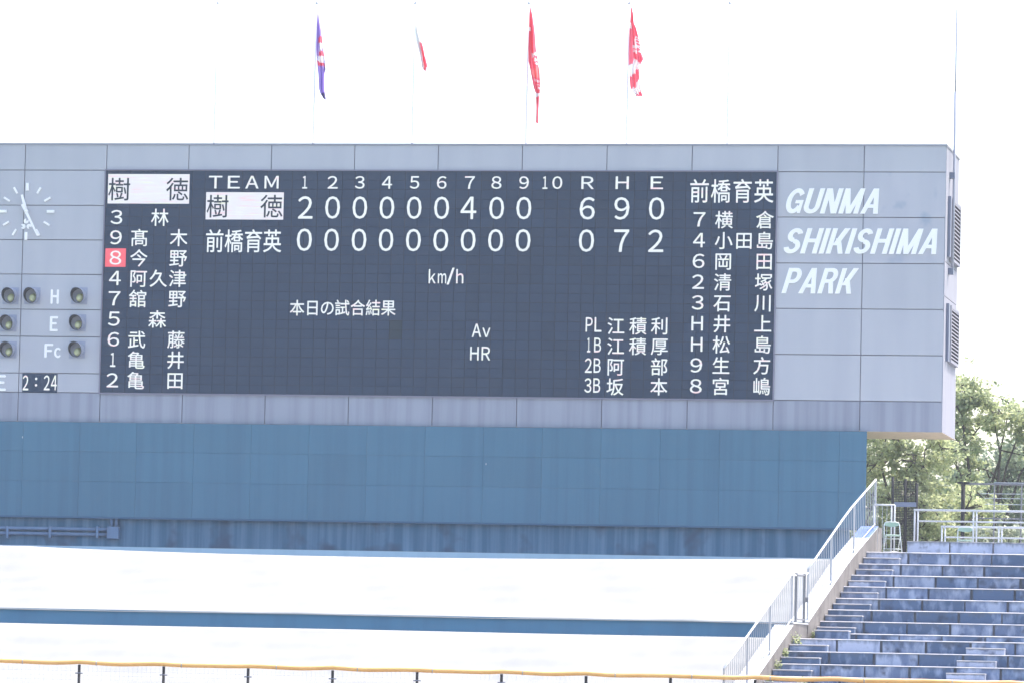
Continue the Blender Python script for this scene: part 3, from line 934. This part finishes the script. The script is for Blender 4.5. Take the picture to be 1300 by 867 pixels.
# ================================================================== STANDS
LINES = [(877.6, -22.6), (861.8, -21.8), (845.7, -21.0), (829.5, -20.2), (813.2, -19.4), (805.8, -17.8), (790.5, -17.0), (775.5, -16.2), (760.8, -15.4), (745.8, -14.6), (731.0, -13.8), (716.5, -13.0), (701.4, -12.2)]
EDGE = {-12.2: (1101.5, 700), -13.0: (1092.3, 714.6), -13.8: (1080.8, 729), -14.6: (1070.4, 743.5), -15.4: (1060, 758.5), -16.2: (1048.5, 772.8), -17.0: (1038, 787.8), -19.4: (1015, 810.3), -20.2: (1001, 825.7), -21.0: (988.8, 841)}
pts = [(Y, P(*EDGE[Y], Y).x) for Y in EDGE]
my = sum(p[0] for p in pts) / len(pts); mx_ = sum(p[1] for p in pts) / len(pts)
EB = sum((p[0] - my) * (p[1] - mx_) for p in pts) / sum((p[0] - my) ** 2 for p in pts)
XL = lambda Y: mx_ + EB * (Y - my) + (0.0 if Y > -18.5 else -0.08)        # left edge of the steps
print('edge slope', EB, [round(p[1] - XL(p[0]), 2) for p in pts])
tiers = [(P(1200, y, Y).z, Y) for y, Y in LINES]
XR = 36.0
stand = thing('seating_stand', (27, -16, 0), 'stepped concrete stand with worn blue paint right of the sloping white railing', 'stand')
paints = ['paint_d', 'paint_d', 'paint_d', 'paint_d', 'paint_d', 'paint_d', 'paint_d', 'paint_d', 'paint_m', 'paint_m', 'paint_m', 'paint_l', 'paint_l']


def wear(k, x):
    """which coat a block shows: the upper left keeps its pale coat, the lower right is worn dark"""
    if random.random() < .12: return 'paint_m'
    d = 13 - k + max(0, (x - 21.5) * .9)
    if k == 4: return 'paint_l' if random.random() < .55 else 'paint_d'
    if d < 5.2: return 'paint_l'
    if d < 7.6: return 'paint_m'
    return 'paint_d' if random.random() < .8 else 'paint_m'


for k, (z, Y) in enumerate(tiers):
    ynext = tiers[k + 1][1] if k + 1 < len(tiers) else 0.0
    zl = tiers[k - 1][0] if k else z - .33
    xl = XL(Y)
    block('tier_slab', (xl + .01, Y + .07, zl - .1), (XR, min(ynext + .3, 0.8) if k + 1 < len(tiers) else 9, z - .036), M['grime'], stand)
    block('stand_body', (xl + .05, Y + .15, 0.002 + k * .001), (XR - .05, (ynext + .14) if k + 1 < len(tiers) else 8.9, zl - .11), M['concrete'], stand)
    # worn pale edge
    q = MB(); n0, h_ = .012, .024
    V = []
    nx = 44
    for i in range(nx + 1):
        x = xl + (XR - xl) * i / nx
        j_ = random.uniform(-.004, .004)
        V += [(x, Y - n0 + .012, z - h_), (x, Y - n0 + j_, z - h_ + .004), (x, Y - n0 + .004 + j_, z - .013), (x, Y - n0 + .026 + j_, z + j_ * .3), (x, Y + .40, z)]
    Fq = []
    for i in range(nx):
        for u in range(4):
            a = i * 5 + u
            Fq.append((a, a + 5, a + 6, a + 1))
    q.add(V, Fq)
    q.build('tier_nosing', M['nosing'], stand, (xl, Y, z), False)
    q = MB(); q.box((xl, Y + .40, z - .05), (XR, ynext + .1 if k + 1 < len(tiers) else 9, z - .0015)); q.build('tread', M['floor'], stand, (xl, Y, z))
    # front blocks
    x = xl
    first = True
    while x < 31:
        wdt = 1.0 if not first else 1.03
        pn = wear(k, x)
        block('bench_block', (x, Y + random.uniform(0, .008), zl + .001), (x + wdt, Y + .07, z - h_ + .002), M[pn], stand, .006)
        x += wdt + (.038 + random.uniform(-.015, .025))
        first = False
# pale block row at the top
zt, Yt = P(1200, 687, -11.4).z, -11.4
x = P(1151.6, 690, Yt).x
while x < 34:
    wd_ = 1.06
    block('top_block', (x, Yt, tiers[-1][0] + .001), (x + wd_, Yt + .35, zt - .02), M['paint_l'], stand, .01)
    block('top_coping', (x, Yt - .012, zt - .018), (x + wd_ + .02, Yt + .36, zt), M['nosing'], stand)
    x += wd_ + .03
# aisle step blocks
def aisle(xc0, wd_, k, left):
    z, Y = tiers[k]; zl = tiers[k - 1][0]
    zs = zl + (z - zl) * (.52 if k != 5 else 1.0)
    if k == 5: zs = z + .15; Y = Y + .8; zl = z
    o = block('aisle_step', (xc0, Y - .40, zl + .002), (xc0 + wd_, Y - .012, zs - .03), M['paint_m' if k > 8 else 'paint_d' if left else 'paint_l'], stand, .012)
    block('step_nosing', (xc0 - .004, Y - .41, zs - .028), (xc0 + wd_ + .004, Y - .01, zs), M['nosing'], stand, .01)


for k in range(1, len(tiers)):
    if k == 5: continue
    aisle(XL(tiers[k][1] - .4) + .02, .90, k, True)
xa_, xb_, zs_ = P(1034.6, 800, -18.3).x, P(1077, 800, -18.3).x, P(1055, 799.2, -18.3).z
block('aisle_step', (xa_, -18.3, tiers[4][0] + .002), (xb_, -17.83, zs_ - .03), M['paint_d'], stand, .012)
block('step_nosing', (xa_ - .004, -18.31, zs_ - .028), (xb_ + .004, -17.82, zs_), M['nosing'], stand, .01)
for k, (a, y) in {4: (1226.3, 822), 3: (1214.7, 837.6), 2: (1201, 853.7), 1: (1188, 870)}.items():
    aisle(P(a, y, tiers[k][1] - .4).x, .90, k, False)

# ---- parapet between the two stands
par = thing('parapet', (XL(-16) - .2, -16, 2), 'sloping bare concrete parapet with a white top between the sheeted seats and the blue steps', 'parapet')


def zt_at(Y):                                            # height of the steps at Y (upper and lower flights)
    if Y > -18.8:
        a, b = tiers[5], tiers[-1]
    else:
        a, b = tiers[0], tiers[4]
    return a[0] + (b[0] - a[0]) * (Y - a[1]) / (b[1] - a[1])


def slope_wall(Ya, Yb, wl, wr, up, name, mt, low=None):
    q = MB(); n_ = 10
    V = []
    for i in range(n_ + 1):
        Y = Ya + (Yb - Ya) * i / n_
        z = zt_at(Y) + UP(Y) + up
        lo = (zt_at(Y) - 1.0) if low is None else z - low
        x = XL(Y)
        V += [(x - wl, Y, lo), (x + wr, Y, lo), (x + wr, Y, z), (x - wl, Y, z)]
    Fq = [(0, 1, 2, 3), tuple(n_ * 4 + i for i in (3, 2, 1, 0))]
    for i in range(n_):
        for u in range(4):
            a, b = i * 4 + u, i * 4 + (u + 1) % 4
            Fq.append((a, a + 4, b + 4, b))
    q.add(V, Fq)
    return q.build(name, mt, par, (XL(Ya), Ya, zt_at(Ya)))


YU = -18.22
UP = lambda Y: .42 - .20 * max(0.0, (Y + 14.0) / 2.8) if Y > -18.8 else .33
slope_wall(YU, -10.95, .42, 0.0, -.03, 'upper_wall', M['concrete'])
slope_wall(YU, -10.95, .425, 0.010, 0, 'upper_coping', M['whitewall'], .028)
slope_wall(-25.7, -19.45, .42, 0.0, -.03, 'lower_wall', M['concrete'])
slope_wall(-25.7, -19.43, .425, 0.010, 0, 'lower_coping', M['whitewall'], .028)
x_ = XL(-18.6); zl_ = P(1012, 790, -18.8).z
def skew(name, Ya, Yb, z0, z1, mt, o0=0.0):
    q = MB()
    q.add([(XL(Ya) - .42 - o0, Ya, z0), (XL(Ya) + o0, Ya, z0), (XL(Yb) + o0, Yb, z0), (XL(Yb) - .42 - o0, Yb, z0),
           (XL(Ya) - .42 - o0, Ya, z1), (XL(Ya) + o0, Ya, z1), (XL(Yb) + o0, Yb, z1), (XL(Yb) - .42 - o0, Yb, z1)],
          [(0, 3, 2, 1), (4, 5, 6, 7), (0, 1, 5, 4), (1, 2, 6, 5), (2, 3, 7, 6), (3, 0, 4, 7)])
    q.build(name, mt, par, (XL(Ya), Ya, z0))
skew('landing_wall', -19.44, -17.78, 1.5, zl_ - .03, M['concrete'])
skew('landing_coping', -19.42, -18.24, zl_ - .029, zl_, M['whitewall'], .008)
ze = zt_at(-10.95) + UP(-10.95)
skew('end_pier', -10.94, -10.5, ze - 1.3, ze - .02, M['concrete'])
q = MB()
q.add([(XL(-12.0) - .424, -12.0, zt_at(-12.0) + UP(-12.0) + .005), (XL(-12.0) + .014, -12.0, zt_at(-12.0) + UP(-12.0) + .005), (XL(-10.95) + .014, -10.95, ze + .005), (XL(-10.95) - .424, -10.95, ze + .005)], [(0, 1, 2, 3)])
q.build('blue_end_patch', M['bluepatch'], par, (XL(-12), -12, ze))

# ---- railing on the parapet
railing = thing('stair_railing', (XL(-16) - .16, -16, 3), 'white steel railing with many balusters climbing the sloping parapet', 'railing')
XO = .05


def rail_run(Ya, Yb, posts, h=1.10):
    base = lambda t: Vector((XL(Ya + (Yb - Ya) * t) - XO, Ya + (Yb - Ya) * t, zt_at(Ya + (Yb - Ya) * t) + UP(Ya + (Yb - Ya) * t)))
    up = Vector((0, 0, 1))
    pa = base(0)
    q = MB(); q.path([base(i / 8) + up * h for i in range(9)], .026, 8); q.build('handrail', M['rail'], railing, pa, True)
    q = MB(); q.path([base(i / 8) + up * .10 for i in range(9)], .014, 6); q.build('bottom_rail', M['rail'], railing, pa, True)
    nb = int(abs(Yb - Ya) / .185)
    q = MB(); q.tube((0, 0, .10), (0, 0, h - .02), .0085, 5); bme = mesh_of('baluster', q.V, q.F, M['baluster'])
    q = MB(); q.box((-.022, -.022, 0), (.022, .022, h - .01)); pme = mesh_of('rail_post', q.V, q.F, M['baluster'])
    for i in range(1, nb): obj('baluster', bme, railing, base(i / nb))
    for i in range(posts + 1): obj('rail_post', pme, railing, base(i / posts))


rail_run(-18.1, -11.05, 3, 1.21)
rail_run(-25.6, -19.35, 3, 1.20)
# gate across the walkway
gate = thing('railing_gate', (XL(-18.6) - XO, -18.6, 3), 'narrow grey-framed gate closing the gap in the white railing', 'gate')
gpt = lambda px: min(((abs(650 + FPX * (Vector((XL(-20 + i * .02) - XO, -20 + i * .02, zl_)) - CAM).dot(_R) / (Vector((XL(-20 + i * .02) - XO, -20 + i * .02, zl_)) - CAM).dot(_F) - px), -20 + i * .02) for i in range(130)))[1]
ya_, yb_ = gpt(1009.8), gpt(1020.5)
ga = Vector((XL(ya_) - XO, ya_, zl_)); gb = Vector((XL(yb_) - XO, yb_, zl_))
q = MB()
for p in (ga, gb): q.box((p.x - .03, p.y - .03, p.z), (p.x + .03, p.y + .03, p.z + 1.17))
q.build('gate_post', M['railgrey'], gate, ga)
q = MB(); q.tube(ga + Vector((0, .03, 1.13)), gb + Vector((0, -.03, 1.13)), .025, 6); q.tube(ga + Vector((0, .03, .08)), gb + Vector((0, -.03, .08)), .025, 6)
q.build('gate_frame', M['railgrey'], gate, ga)
for i in range(1, 4):
    p = ga.lerp(gb, i / 4)
    q = MB(); q.tube(p + Vector((0, 0, .08)), p + Vector((0, 0, 1.12)), .009, 5); q.build('baluster', M['rail'], gate, p)
q = MB(); q.box((gb.x - .02, gb.y - .02, gb.z + .5), (gb.x + .10, gb.y + .05, gb.z + .62), .01); q.build('latch', M['railgrey'], gate, gb)
q = MB(); q.tube((XL(-19.5) - XO, -19.5, ga.z + 1.12), ga + Vector((0, 0, 1.12)), .024, 6); q.tube(gb + Vector((0, 0, 1.12)), (XL(-18.1) - XO, -18.1, ga.z + 1.21), .024, 6)
q.build('link_rail', M['rail'], gate, ga)

# ---- the sheeted stand on the left
left = thing('covered_stand', (5, -16, 0), 'long stepped stand left of the railing, hidden under white sheeting', 'stand')
for k, (z, Y) in enumerate(tiers):
    yn = tiers[k + 1][1] if k + 1 < len(tiers) else -11.4
    xr = XL(Y) - .44
    zz_ = z - (.30 if k > 4 else .12) - (.25 if k > 10 else 0)
    block('tier_slab', (-14, Y + .02, 0.0 + k * .002), (xr, yn + .0, zz_), M['retain'], left)
zfloor = P(650, 701.5, -12.6).z
block('rear_walkway', (-14, -12.55, 0.5), (XL(-12.5) - .44, -0.06, zfloor - .002), M['floor'], left)
yk = -13.35
block('blue_kerb', (-14, yk + .6, zfloor - .6), (XL(yk) - .44, yk + .78, P(650, 701.8, yk + .6).z), M['bluekerb'], left)
z_g0, z_g1 = P(650, 806, -17.65).z - .3, P(650, 783, -17.65).z
block('walkway_wall', (-14, -17.66, z_g0), (XL(-17.65) - .44, -17.45, z_g1), M['retain'], left)


def tarp(fy_top, fy_bot, Ytop, Ybot, label, seed, amp=.02):
    """sheet between two photo-px edge lines; sags between the tiers and wrinkles"""
    rnd = random.Random(seed)
    NX_, NY_ = 260, 40
    V, F = [], []
    wr = [(rnd.uniform(.3, 2.2), rnd.uniform(-1.5, 1.5), rnd.uniform(0, 6)) for _ in range(7)]
    for i in range(NX_ + 1):
        for j in range(NY_ + 1):
            t = j / NY_
            Y = Ybot + (Ytop - Ybot) * t
            xr = XL(Y) - .45
            x = -13.5 + (xr + 13.5) * i / NX_
            # photo x of this column, for the edge lines
            d = Vector((x, Y, 5)) - CAM
            px = 650 + FPX * d.dot(_R) / d.dot(_F)
            zb, zt2 = P(px, fy_bot(px), Ybot).z, P(px, fy_top(px), Ytop).z
            z = zb + (zt2 - zb) * t
            z += sum(amp * .8 * math.sin(x * a + Y * b + c_) for a, b, c_ in wr) * math.sin(math.pi * min(t, 1 - t) * 1.0) ** .5 * 1.2
            z += .012 * math.cos(2 * math.pi * (Y + 12.2) / .8) * math.sin(math.pi * t)
            V.append((x, Y, z))
    n_ = NY_ + 1
    for i in range(NX_):
        for j in range(NY_):
            a = i * n_ + j
            F.append((a, a + n_, a + n_ + 1, a + 1))
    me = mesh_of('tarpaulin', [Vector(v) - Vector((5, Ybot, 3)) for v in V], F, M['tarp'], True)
    o = obj('tarpaulin', me, None, (5, Ybot, 3))
    sm = o.modifiers.new('thickness', 'SOLIDIFY'); sm.thickness = .012; sm.offset = -1
    return tag(o, label, 'tarpaulin', 'white sheets over the seats')


def top1(px):
    base = 692 + .0165 * px
    s = 1 if px > 0 else 0
    dip = 7.0 * max(0, math.sin(math.pi * min(max((px - 40) / 960, 0), 1))) ** .75 * (1.15 - .4 * px / 1000)
    return base + dip * s


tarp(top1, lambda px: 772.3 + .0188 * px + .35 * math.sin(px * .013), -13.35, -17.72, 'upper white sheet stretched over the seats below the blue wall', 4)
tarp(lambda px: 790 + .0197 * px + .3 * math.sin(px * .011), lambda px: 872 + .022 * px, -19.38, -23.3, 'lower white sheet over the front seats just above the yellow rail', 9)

# ================================================================== CONCOURSE RAILS, CHAIRS, FENCES
zf = tiers[-1][0]


def guard(Y, xl_px, ytop, ymid, posts, xend, label):
    g_ = thing('guard_rail', (P(xl_px, 690, Y).x, Y, zf), label, 'railing', 'white guard rails on the concourse')
    zt_, zm = P(1240, ytop, Y).z, P(1240, ymid, Y).z
    x0 = P(xl_px, ytop, Y).x
    q = MB(); q.tube((x0 - .02, Y, zt_), (xend, Y, zt_), .027, 8); q.build('top_rail', M['rail'], g_, (x0, Y, zt_), True)
    q = MB(); q.tube((x0 + .1, Y, zm), (xend, Y, zm), .021, 8); q.build('middle_rail', M['rail'], g_, (x0, Y, zm), True)
    for px in posts:
        x = P(px, ytop, Y).x
        q = MB(); q.tube((x, Y, zf), (x, Y, zt_), .021, 8); q.build('rail_post', M['rail'], g_, (x, Y, zf), True)
    return g_


guard(-10.2, 1161, 648.0, 662.0, (1161.3, 1165.5, 1236, 1240, 1311), 36, 'taller front white guard rail above the pale top blocks')
guard(-7.0, 1195.5, 668.6, 682.0, (1195.8, 1200, 1268, 1272), 36, 'lower rear white guard rail behind the second chair')
g_ = thing('landing_rail', (P(1115, 690, -11.2).x, -11.2, zf), 'short white rail frame closing the top of the steps beside the left chair', 'railing')
xa, xb, z1 = P(1109, 640, -11.2).x, P(1136, 640, -11.2).x, P(1120, 640.3, -11.2).z
q = MB(); q.tube((xa, -11.2, z1), (xb, -11.2, z1), .022, 8); q.build('top_rail', M['rail'], g_, (xa, -11.2, z1), True)
for px in (1109.5, 1132, 1136):
    x = P(px, 640, -11.2).x
    q = MB(); q.tube((x, -11.2, zf), (x, -11.2, z1), .02, 8); q.build('rail_post', M['rail'], g_, (x, -11.2, zf), True)
for i in range(1, 4):
    x = xa + (xb - xa) * .85 * i / 4
    q = MB(); q.tube((x, -11.2, zf + .1), (x, -11.2, z1), .0055, 5); q.build('baluster', M['rail'], g_, (x, -11.2, zf))


def chair(px, Y, label, rot):
    p = P(px, 690, Y)
    c_ = thing('folding_chair', (p.x, Y, zf), label, 'chair', 'green folding chairs on the concourse')
    B = Vector((0, 0, 0))

    def add(nm, q, mt, sm_=True):
        obj(nm, mesh_of(nm, q.V, q.F, mt, sm_), c_, WL[c_.name])
    q = MB()
    q.path([(-.23, -.20, 0), (-.205, -.02, .40), (-.195, .10, .70), (-.17, .115, .755), (-.11, .12, .775), (.11, .12, .775), (.17, .115, .755), (.195, .10, .70), (.205, -.02, .40), (.23, -.20, 0)], .013, 8)
    add('back_frame', q, M['chrome'])
    for s in (-1, 1):
        q = MB(); q.path([(s * .18, .24, 0), (s * .18, -.20, .43)], .012, 8); add('leg', q, M['chrome'])
    q = MB(); q.tube((-.18, .20, .04), (.18, .20, .04), .010, 6); q.tube((-.21, -.04, .35), (.21, -.04, .35), .012, 6); q.tube((-.225, -.16, .09), (.225, -.16, .09), .010, 6)
    add('stretcher', q, M['chrome'])
    q = MB(); V = []
    for i in range(9):
        u = -1 + i / 4
        yb = .105 + .03 * (1 - u * u)
        V += [(u * .18, yb - .012, .655 + .035 * u * u), (u * .18, yb - .012, .772 - .025 * u * u), (u * .18, yb + .02, .772 - .025 * u * u), (u * .18, yb + .02, .655 + .035 * u * u)]
    Fq = [(0, 1, 2, 3), (35, 34, 33, 32)]
    for i in range(8):
        for k in range(4):
            a, b = i * 4 + k, i * 4 + (k + 1) % 4
            Fq.append((a, b, b + 4, a + 4))
    q.add(V, Fq); add('backrest', q, M['green'], False)
    q = MB(); q.box((-.19, -.22, .415), (.19, .16, .45), .012); add('seat', q, M['green'], False)
    c_.rotation_euler = (0, 0, rot)
    return c_


chair(1132.4, -11.72, 'green folding chair at the head of the steps by the white parapet', rad(14))
chair(1225.5, -9.0, 'green folding chair half hidden behind the pale blue top blocks', rad(4))

# dark netting frame and chain-link fence behind the concourse
nf = thing('net_screen', (P(1148, 690, -5).x, -5, zf), 'dark netted metal screen on black posts behind the left chair', 'screen')
x0, x1, x2 = P(1133, 650, -5).x, P(1149, 650, -5).x, P(1163.5, 650, -5).x
zt1, zt2 = P(1133, 605, -5).z, P(1162, 613, -5).z
for x, zt_ in ((x0, zt1), (x1, zt1 - .05), (x2, zt2)):
    q = MB(); q.tube((x, -5, zf), (x, -5, zt_), .04, 8); q.build('screen_post', M['post'], nf, (x, -5, zf), True)
q = MB()
for i in range(16):
    x = x0 + (x2 - x0) * (i + .5) / 16
    q.tube((x, -5.0, zf + .2), (x + .01, -5.0, zt2 + .05), .010, 4, cap=False)
for i in range(44):
    z = zf + .2 + (zt2 - zf - .1) * i / 44
    q.tube((x0, -5.0, z), (x2, -5.0, z), .010, 4, cap=False)
tag(q.build('netting', M['darknet'], nf, (x0, -5, zf)), kind='stuff')
block('cross_board', (x0 + .05, -5.06, P(1148, 643, -5).z), (x1 + .3, -5.02, P(1148, 637, -5).z), M['bracket'], nf)
bf = thing('rear_fence', (P(1222, 690, -3).x, -3, zf), 'wire fence with a black post and pale rails behind the concourse', 'fence')
xp = P(1222.3, 650, -3).x
q = MB(); q.tube((xp, -3, zf), (xp, -3, P(1222, 611.5, -3).z), .055, 8); q.build('fence_post', M['post'], bf, (xp, -3, zf), True)
q = MB(); q.box((xp - .16, -3.05, P(1222, 613.5, -3).z), (xp + .16, -2.95, P(1222, 611.2, -3).z)); q.build('post_cap', M['post'], bf, (xp, -3, zf))
for (y, r_, x0p, mt) in ((613.6, .028, 1222, 'railgrey'), (626, .008, 1245, 'wire'), (632, .008, 1250, 'wire'), (639.5, .008, 1250, 'wire'), (657.5, .02, 1240, 'railgrey'), (612.2, .01, 1262, 'wire')):
    a = P(x0p, y, -3)
    q = MB(); q.tube(a, (37, -3, a.z), r_, 6); q.build('fence_rail', M[mt], bf, a, True)
for px in (1262, 1296.5):
    x = P(px, 650, -3).x
    q = MB(); q.tube((x, -3, zf), (x, -3, P(px, 613, -3).z), .02, 6); q.build('thin_post', M['railgrey'], bf, (x, -3, zf), True)

# ================================================================== OUTFIELD FENCE
fz = P(650, 849, 0)
railz = CAM.z + (ray(650, 849.2).z / ray(650, 849.2).dot(Vector((-math.sin(YAW), math.cos(YAW), 0)))) * (FD / math.cos(PIT))
fen = thing('outfield_fence', fence_pt(650, 0), 'low outfield net fence with dark posts and a yellow padded top rail', 'fence')
px_list = [100.4 + 107.3 * k for k in range(-6, 17)]
pts = []
for k in range(len(px_list) - 1):
    for s in range(8):
        px = px_list[k] + (px_list[k + 1] - px_list[k]) * s / 8
        t = s / 8
        sag = -.022 * (math.sin(math.pi * t)) + .006 * math.sin(k * 2.3 + s)
        pts.append(fence_pt(px, railz - .052 + sag))
q = MB(); q.path(pts, .052, 10); q.build('padded_rail', M['yellow'], fen, fence_pt(650, railz), True)
for k, px in enumerate(px_list):
    p = fence_pt(px, 0)
    if px < 1000:
        q = MB(); q.tube((p.x, p.y, 0), (p.x, p.y, railz - .11), .033, 8); q.build('fence_post', M['post'], fen, p, True)
        q = MB(); b_ = _R0 * .085; z = railz - .30
        q.tube(Vector((p.x, p.y, z)) - b_ - nrm * .03, Vector((p.x, p.y, z)) + b_ - nrm * .03, .014, 6); q.build('wire_clamp', M['bracket'], fen, p, True)
    else:
        q = MB(); q.tube((p.x, p.y, 0), (p.x, p.y, railz - .11), .02, 8); q.build('fence_post', M['post'], fen, p, True)
    s = fence_pt(px + 28 + 9 * math.sin(k * 1.7), railz - .068)
    q = MB(); q.tube(s - _R0 * .012, s + _R0 * .010, .060, 10); q.build('pad_strap', M['nosing'], fen, s, True)
q = MB()
x0p, x1p = -120, 1420
n_ = int((x1p - x0p) / FPX * FD / .10)
for i in range(n_):
    p = fence_pt(x0p + (x1p - x0p) * i / n_, 0)
    q.tube((p.x, p.y, .3), (p.x, p.y, railz - .1), .0022, 3, cap=False)
for i in range(22):
    z = .4 + (railz - .55) * i / 22
    q.tube(fence_pt(x0p, z), fence_pt(x1p, z), .0022, 3, cap=False)
tag(q.build('fence_net', M['wire'], fen, fence_pt(650, 1)), kind='stuff')


# ================================================================== PLANTS
def leaf_quads(q, c, r, n, size, rnd, flat=.6):
    for _ in range(n):
        while True:
            v = Vector((rnd.uniform(-1, 1), rnd.uniform(-1, 1), rnd.uniform(-1, 1)))
            if v.length < 1: break
        v.z *= flat
        p = c + v * r
        d = Vector((rnd.gauss(0, 1), rnd.gauss(0, 1), rnd.gauss(-.2, .7))).normalized()
        u = d.orthogonal().normalized()
        ang = rnd.uniform(0, 6.28)
        u = (Matrix.Rotation(ang, 3, d) @ u)
        L_ = size * rnd.uniform(.7, 1.3); wd_ = L_ * .34
        i = len(q.V)
        q.V += [p, p + d * L_ * .5 + u * wd_, p + d * L_, p + d * L_ * .5 - u * wd_]
        q.F += [(i, i + 1, i + 2, i + 3)]


def tree(px, D, label, mt, seed, hull, clumps, leaves, size, cr, zfork):
    """hull: outline of the crown as it stands in the photo (px), filled through the crown's own depth"""
    rnd = random.Random(seed)
    base = PD(px, 800, D); base.z = 0
    t = thing('broadleaf_tree', base, label, 'tree', 'trees behind the stand')
    wood = MB(); crown = MB()
    hx0, hx1 = min(p[0] for p in hull), max(p[0] for p in hull)
    hy0, hy1 = min(p[1] for p in hull), max(p[1] for p in hull)
    depth = (hx1 - hx0) / FPX * D * .38
    cs = []
    while len(cs) < clumps:
        x, y = rnd.uniform(hx0, hx1), rnd.uniform(hy0, hy1)
        if inside(x, y, hull):
            cs.append(PD(x, y, D + rnd.uniform(-depth, depth)))
    pts = [base + Vector((rnd.uniform(-.1, .1) * i, rnd.uniform(-.1, .1) * i, zfork * i / 4)) for i in range(5)]
    wood.path(pts, .2, 8, [.26, .22, .19, .15, .12])
    # a few limbs, each carrying the clumps nearest to it
    heads = []
    for k in range(7):
        e = rnd.choice(cs)
        s_ = pts[-1] if k % 2 else pts[-2].lerp(pts[-1], .5)
        m1 = s_.lerp(e, .35) + Vector((rnd.uniform(-.3, .3), rnd.uniform(-.3, .3), rnd.uniform(.2, .6)))
        m2 = s_.lerp(e, .7) + Vector((rnd.uniform(-.3, .3), rnd.uniform(-.3, .3), rnd.uniform(.1, .4)))
        wood.path([s_, m1, m2, e], .1, 6, [.09, .06, .035, .015])
        heads += [m1, m1.lerp(m2, .5), m2, m2.lerp(e, .5), e]
    for c_ in cs:
        h = min(heads, key=lambda q_: (q_ - c_).length)
        mid = h.lerp(c_, .5) + Vector((rnd.gauss(0, .1), rnd.gauss(0, .1), .08))
        wood.path([h, mid, c_], .03, 4, [.035, .024, .008])
        heads.append(mid)
        leaf_quads(crown, c_, cr * rnd.uniform(.55, 1.3), int(leaves * rnd.uniform(.5, 1.5)), size, rnd)
    # loose sprigs that break the outline
    for _ in range(clumps):
        c_ = rnd.choice(cs) + Vector((rnd.gauss(0, .4), rnd.gauss(0, .4), rnd.gauss(.05, .4)))
        leaf_quads(crown, c_, cr * .5, int(leaves * .12), size, rnd)
    wood.build('trunk', M['bark'], t, base, True)
    crown.build('crown', M[mt], t, base)
    return t


def ztop(px, py, D): return PD(px, py, D).z


tree(1252, 158, 'tall light green tree rising past the lower right corner of the scoreboard', 'leaf_a', 22,
     [(1200, 496), (1214, 480), (1238, 474), (1250, 484), (1254, 508), (1268, 516), (1280, 510), (1300, 522), (1335, 524), (1335, 600), (1292, 590), (1284, 552), (1262, 548), (1240, 556), (1244, 600), (1226, 625), (1200, 625)], 104, 105, .125, .34, 6.2)
tree(1150, 152, 'bushy yellow-green tree just under the overhanging scoreboard end', 'leaf_a', 33,
     [(1080, 520), (1190, 530), (1212, 575), (1205, 600), (1235, 612), (1262, 640), (1262, 665), (1235, 690), (1080, 705)], 190, 105, .125, .36, 5.4)
tree(1318, 166, 'darker tree cut off by the right edge of the photo', 'leaf_b', 45,
     [(1250, 575), (1280, 560), (1345, 540), (1345, 705), (1225, 705), (1230, 630)], 140, 100, .13, .38, 5.6)
tree(1290, 172, 'low dark green tree behind the white guard rails', 'leaf_b', 57,
     [(1215, 625), (1250, 605), (1345, 610), (1345, 710), (1190, 710)], 75, 100, .13, .40, 6.0)
tree(1185, 178, 'dark shaded tree farthest back, seen through the yellow-green one', 'leaf_b', 63,
     [(1110, 600), (1180, 590), (1240, 560), (1262, 580), (1250, 710), (1085, 710)], 95, 100, .13, .40, 6.0)
rnd = random.Random(5)
sh = thing('pale_shrub', PD(1262, 700, 150), 'pale sunlit shrub behind the second chair and guard rails', 'shrub')
q = MB(); st_ = MB()
for i in range(46):
    c_ = PD(rnd.uniform(1238, 1300), rnd.uniform(671, 700), 150 + rnd.uniform(-.6, .6))
    leaf_quads(q, c_, .22, 26, .13, rnd)
    if i % 4 == 0: st_.path([(c_.x, c_.y, zf - 1), (c_.x + .1, c_.y, c_.z)], .02, 5)
st_.build('stems', M['bark'], sh, PD(1262, 700, 150)); q.build('foliage', M['leaf_c'], sh, PD(1262, 700, 150))
# weeds in the joints of the steps
for n_i, (px, py, Y, r_, lab) in enumerate(((1010.5, 812, -19.5, .17, 'largest weed clump growing where the parapet meets the walkway'), (1034.5, 806, -17.95, .10, 'small weed tuft on the walkway beside the upper parapet'),
                              (997.5, 829, -20.3, .11, 'weed tuft at the left end of the second dark blue step'), (987, 845, -21.1, .12, 'weed tuft at the step end just above the yellow rail'),
                              (974, 864, -21.9, .13, 'weed tuft beneath the yellow rail at the parapet'), (1020, 865, -21.95, .12, 'weed tuft beneath the yellow rail at the step end'))):
    c_ = P(px, py, Y)
    q = MB(); leaf_quads(q, c_ + Vector((0, 0, .02)), r_, 46, .075, rnd, .9)
    for _ in range(6): q.tube(c_ + Vector((0, .05, -.16)), c_ + Vector((rnd.uniform(-r_, r_), 0, rnd.uniform(0, r_))), .004, 3)
    o = q.build('weed', M['leaf_a'], None, c_)
    tag(o, lab, 'weed', 'weeds growing along the parapet')

# ================================================================== HAZE, thin volume added to lift dark tones as lens flare does
q = MB(); q.box((-70, -150, -1.6), (110, 60, 26))
hz = q.build('veil_haze', None, None, (0, 0, 0))
hm = bpy.data.materials.new('veil_haze_air'); hm.use_nodes = True
N = hm.node_tree.nodes
for n_ in list(N): N.remove(n_)
out = N.new('ShaderNodeOutputMaterial'); pv = N.new('ShaderNodeVolumePrincipled')
pv.inputs['Color'].default_value = (0.93, 0.95, 1, 1); pv.inputs['Density'].default_value = 0.00036
hm.node_tree.links.new(pv.outputs[0], out.inputs['Volume'])
hz.data.materials.clear(); hz.data.materials.append(hm)
hz['kind'] = 'stuff'
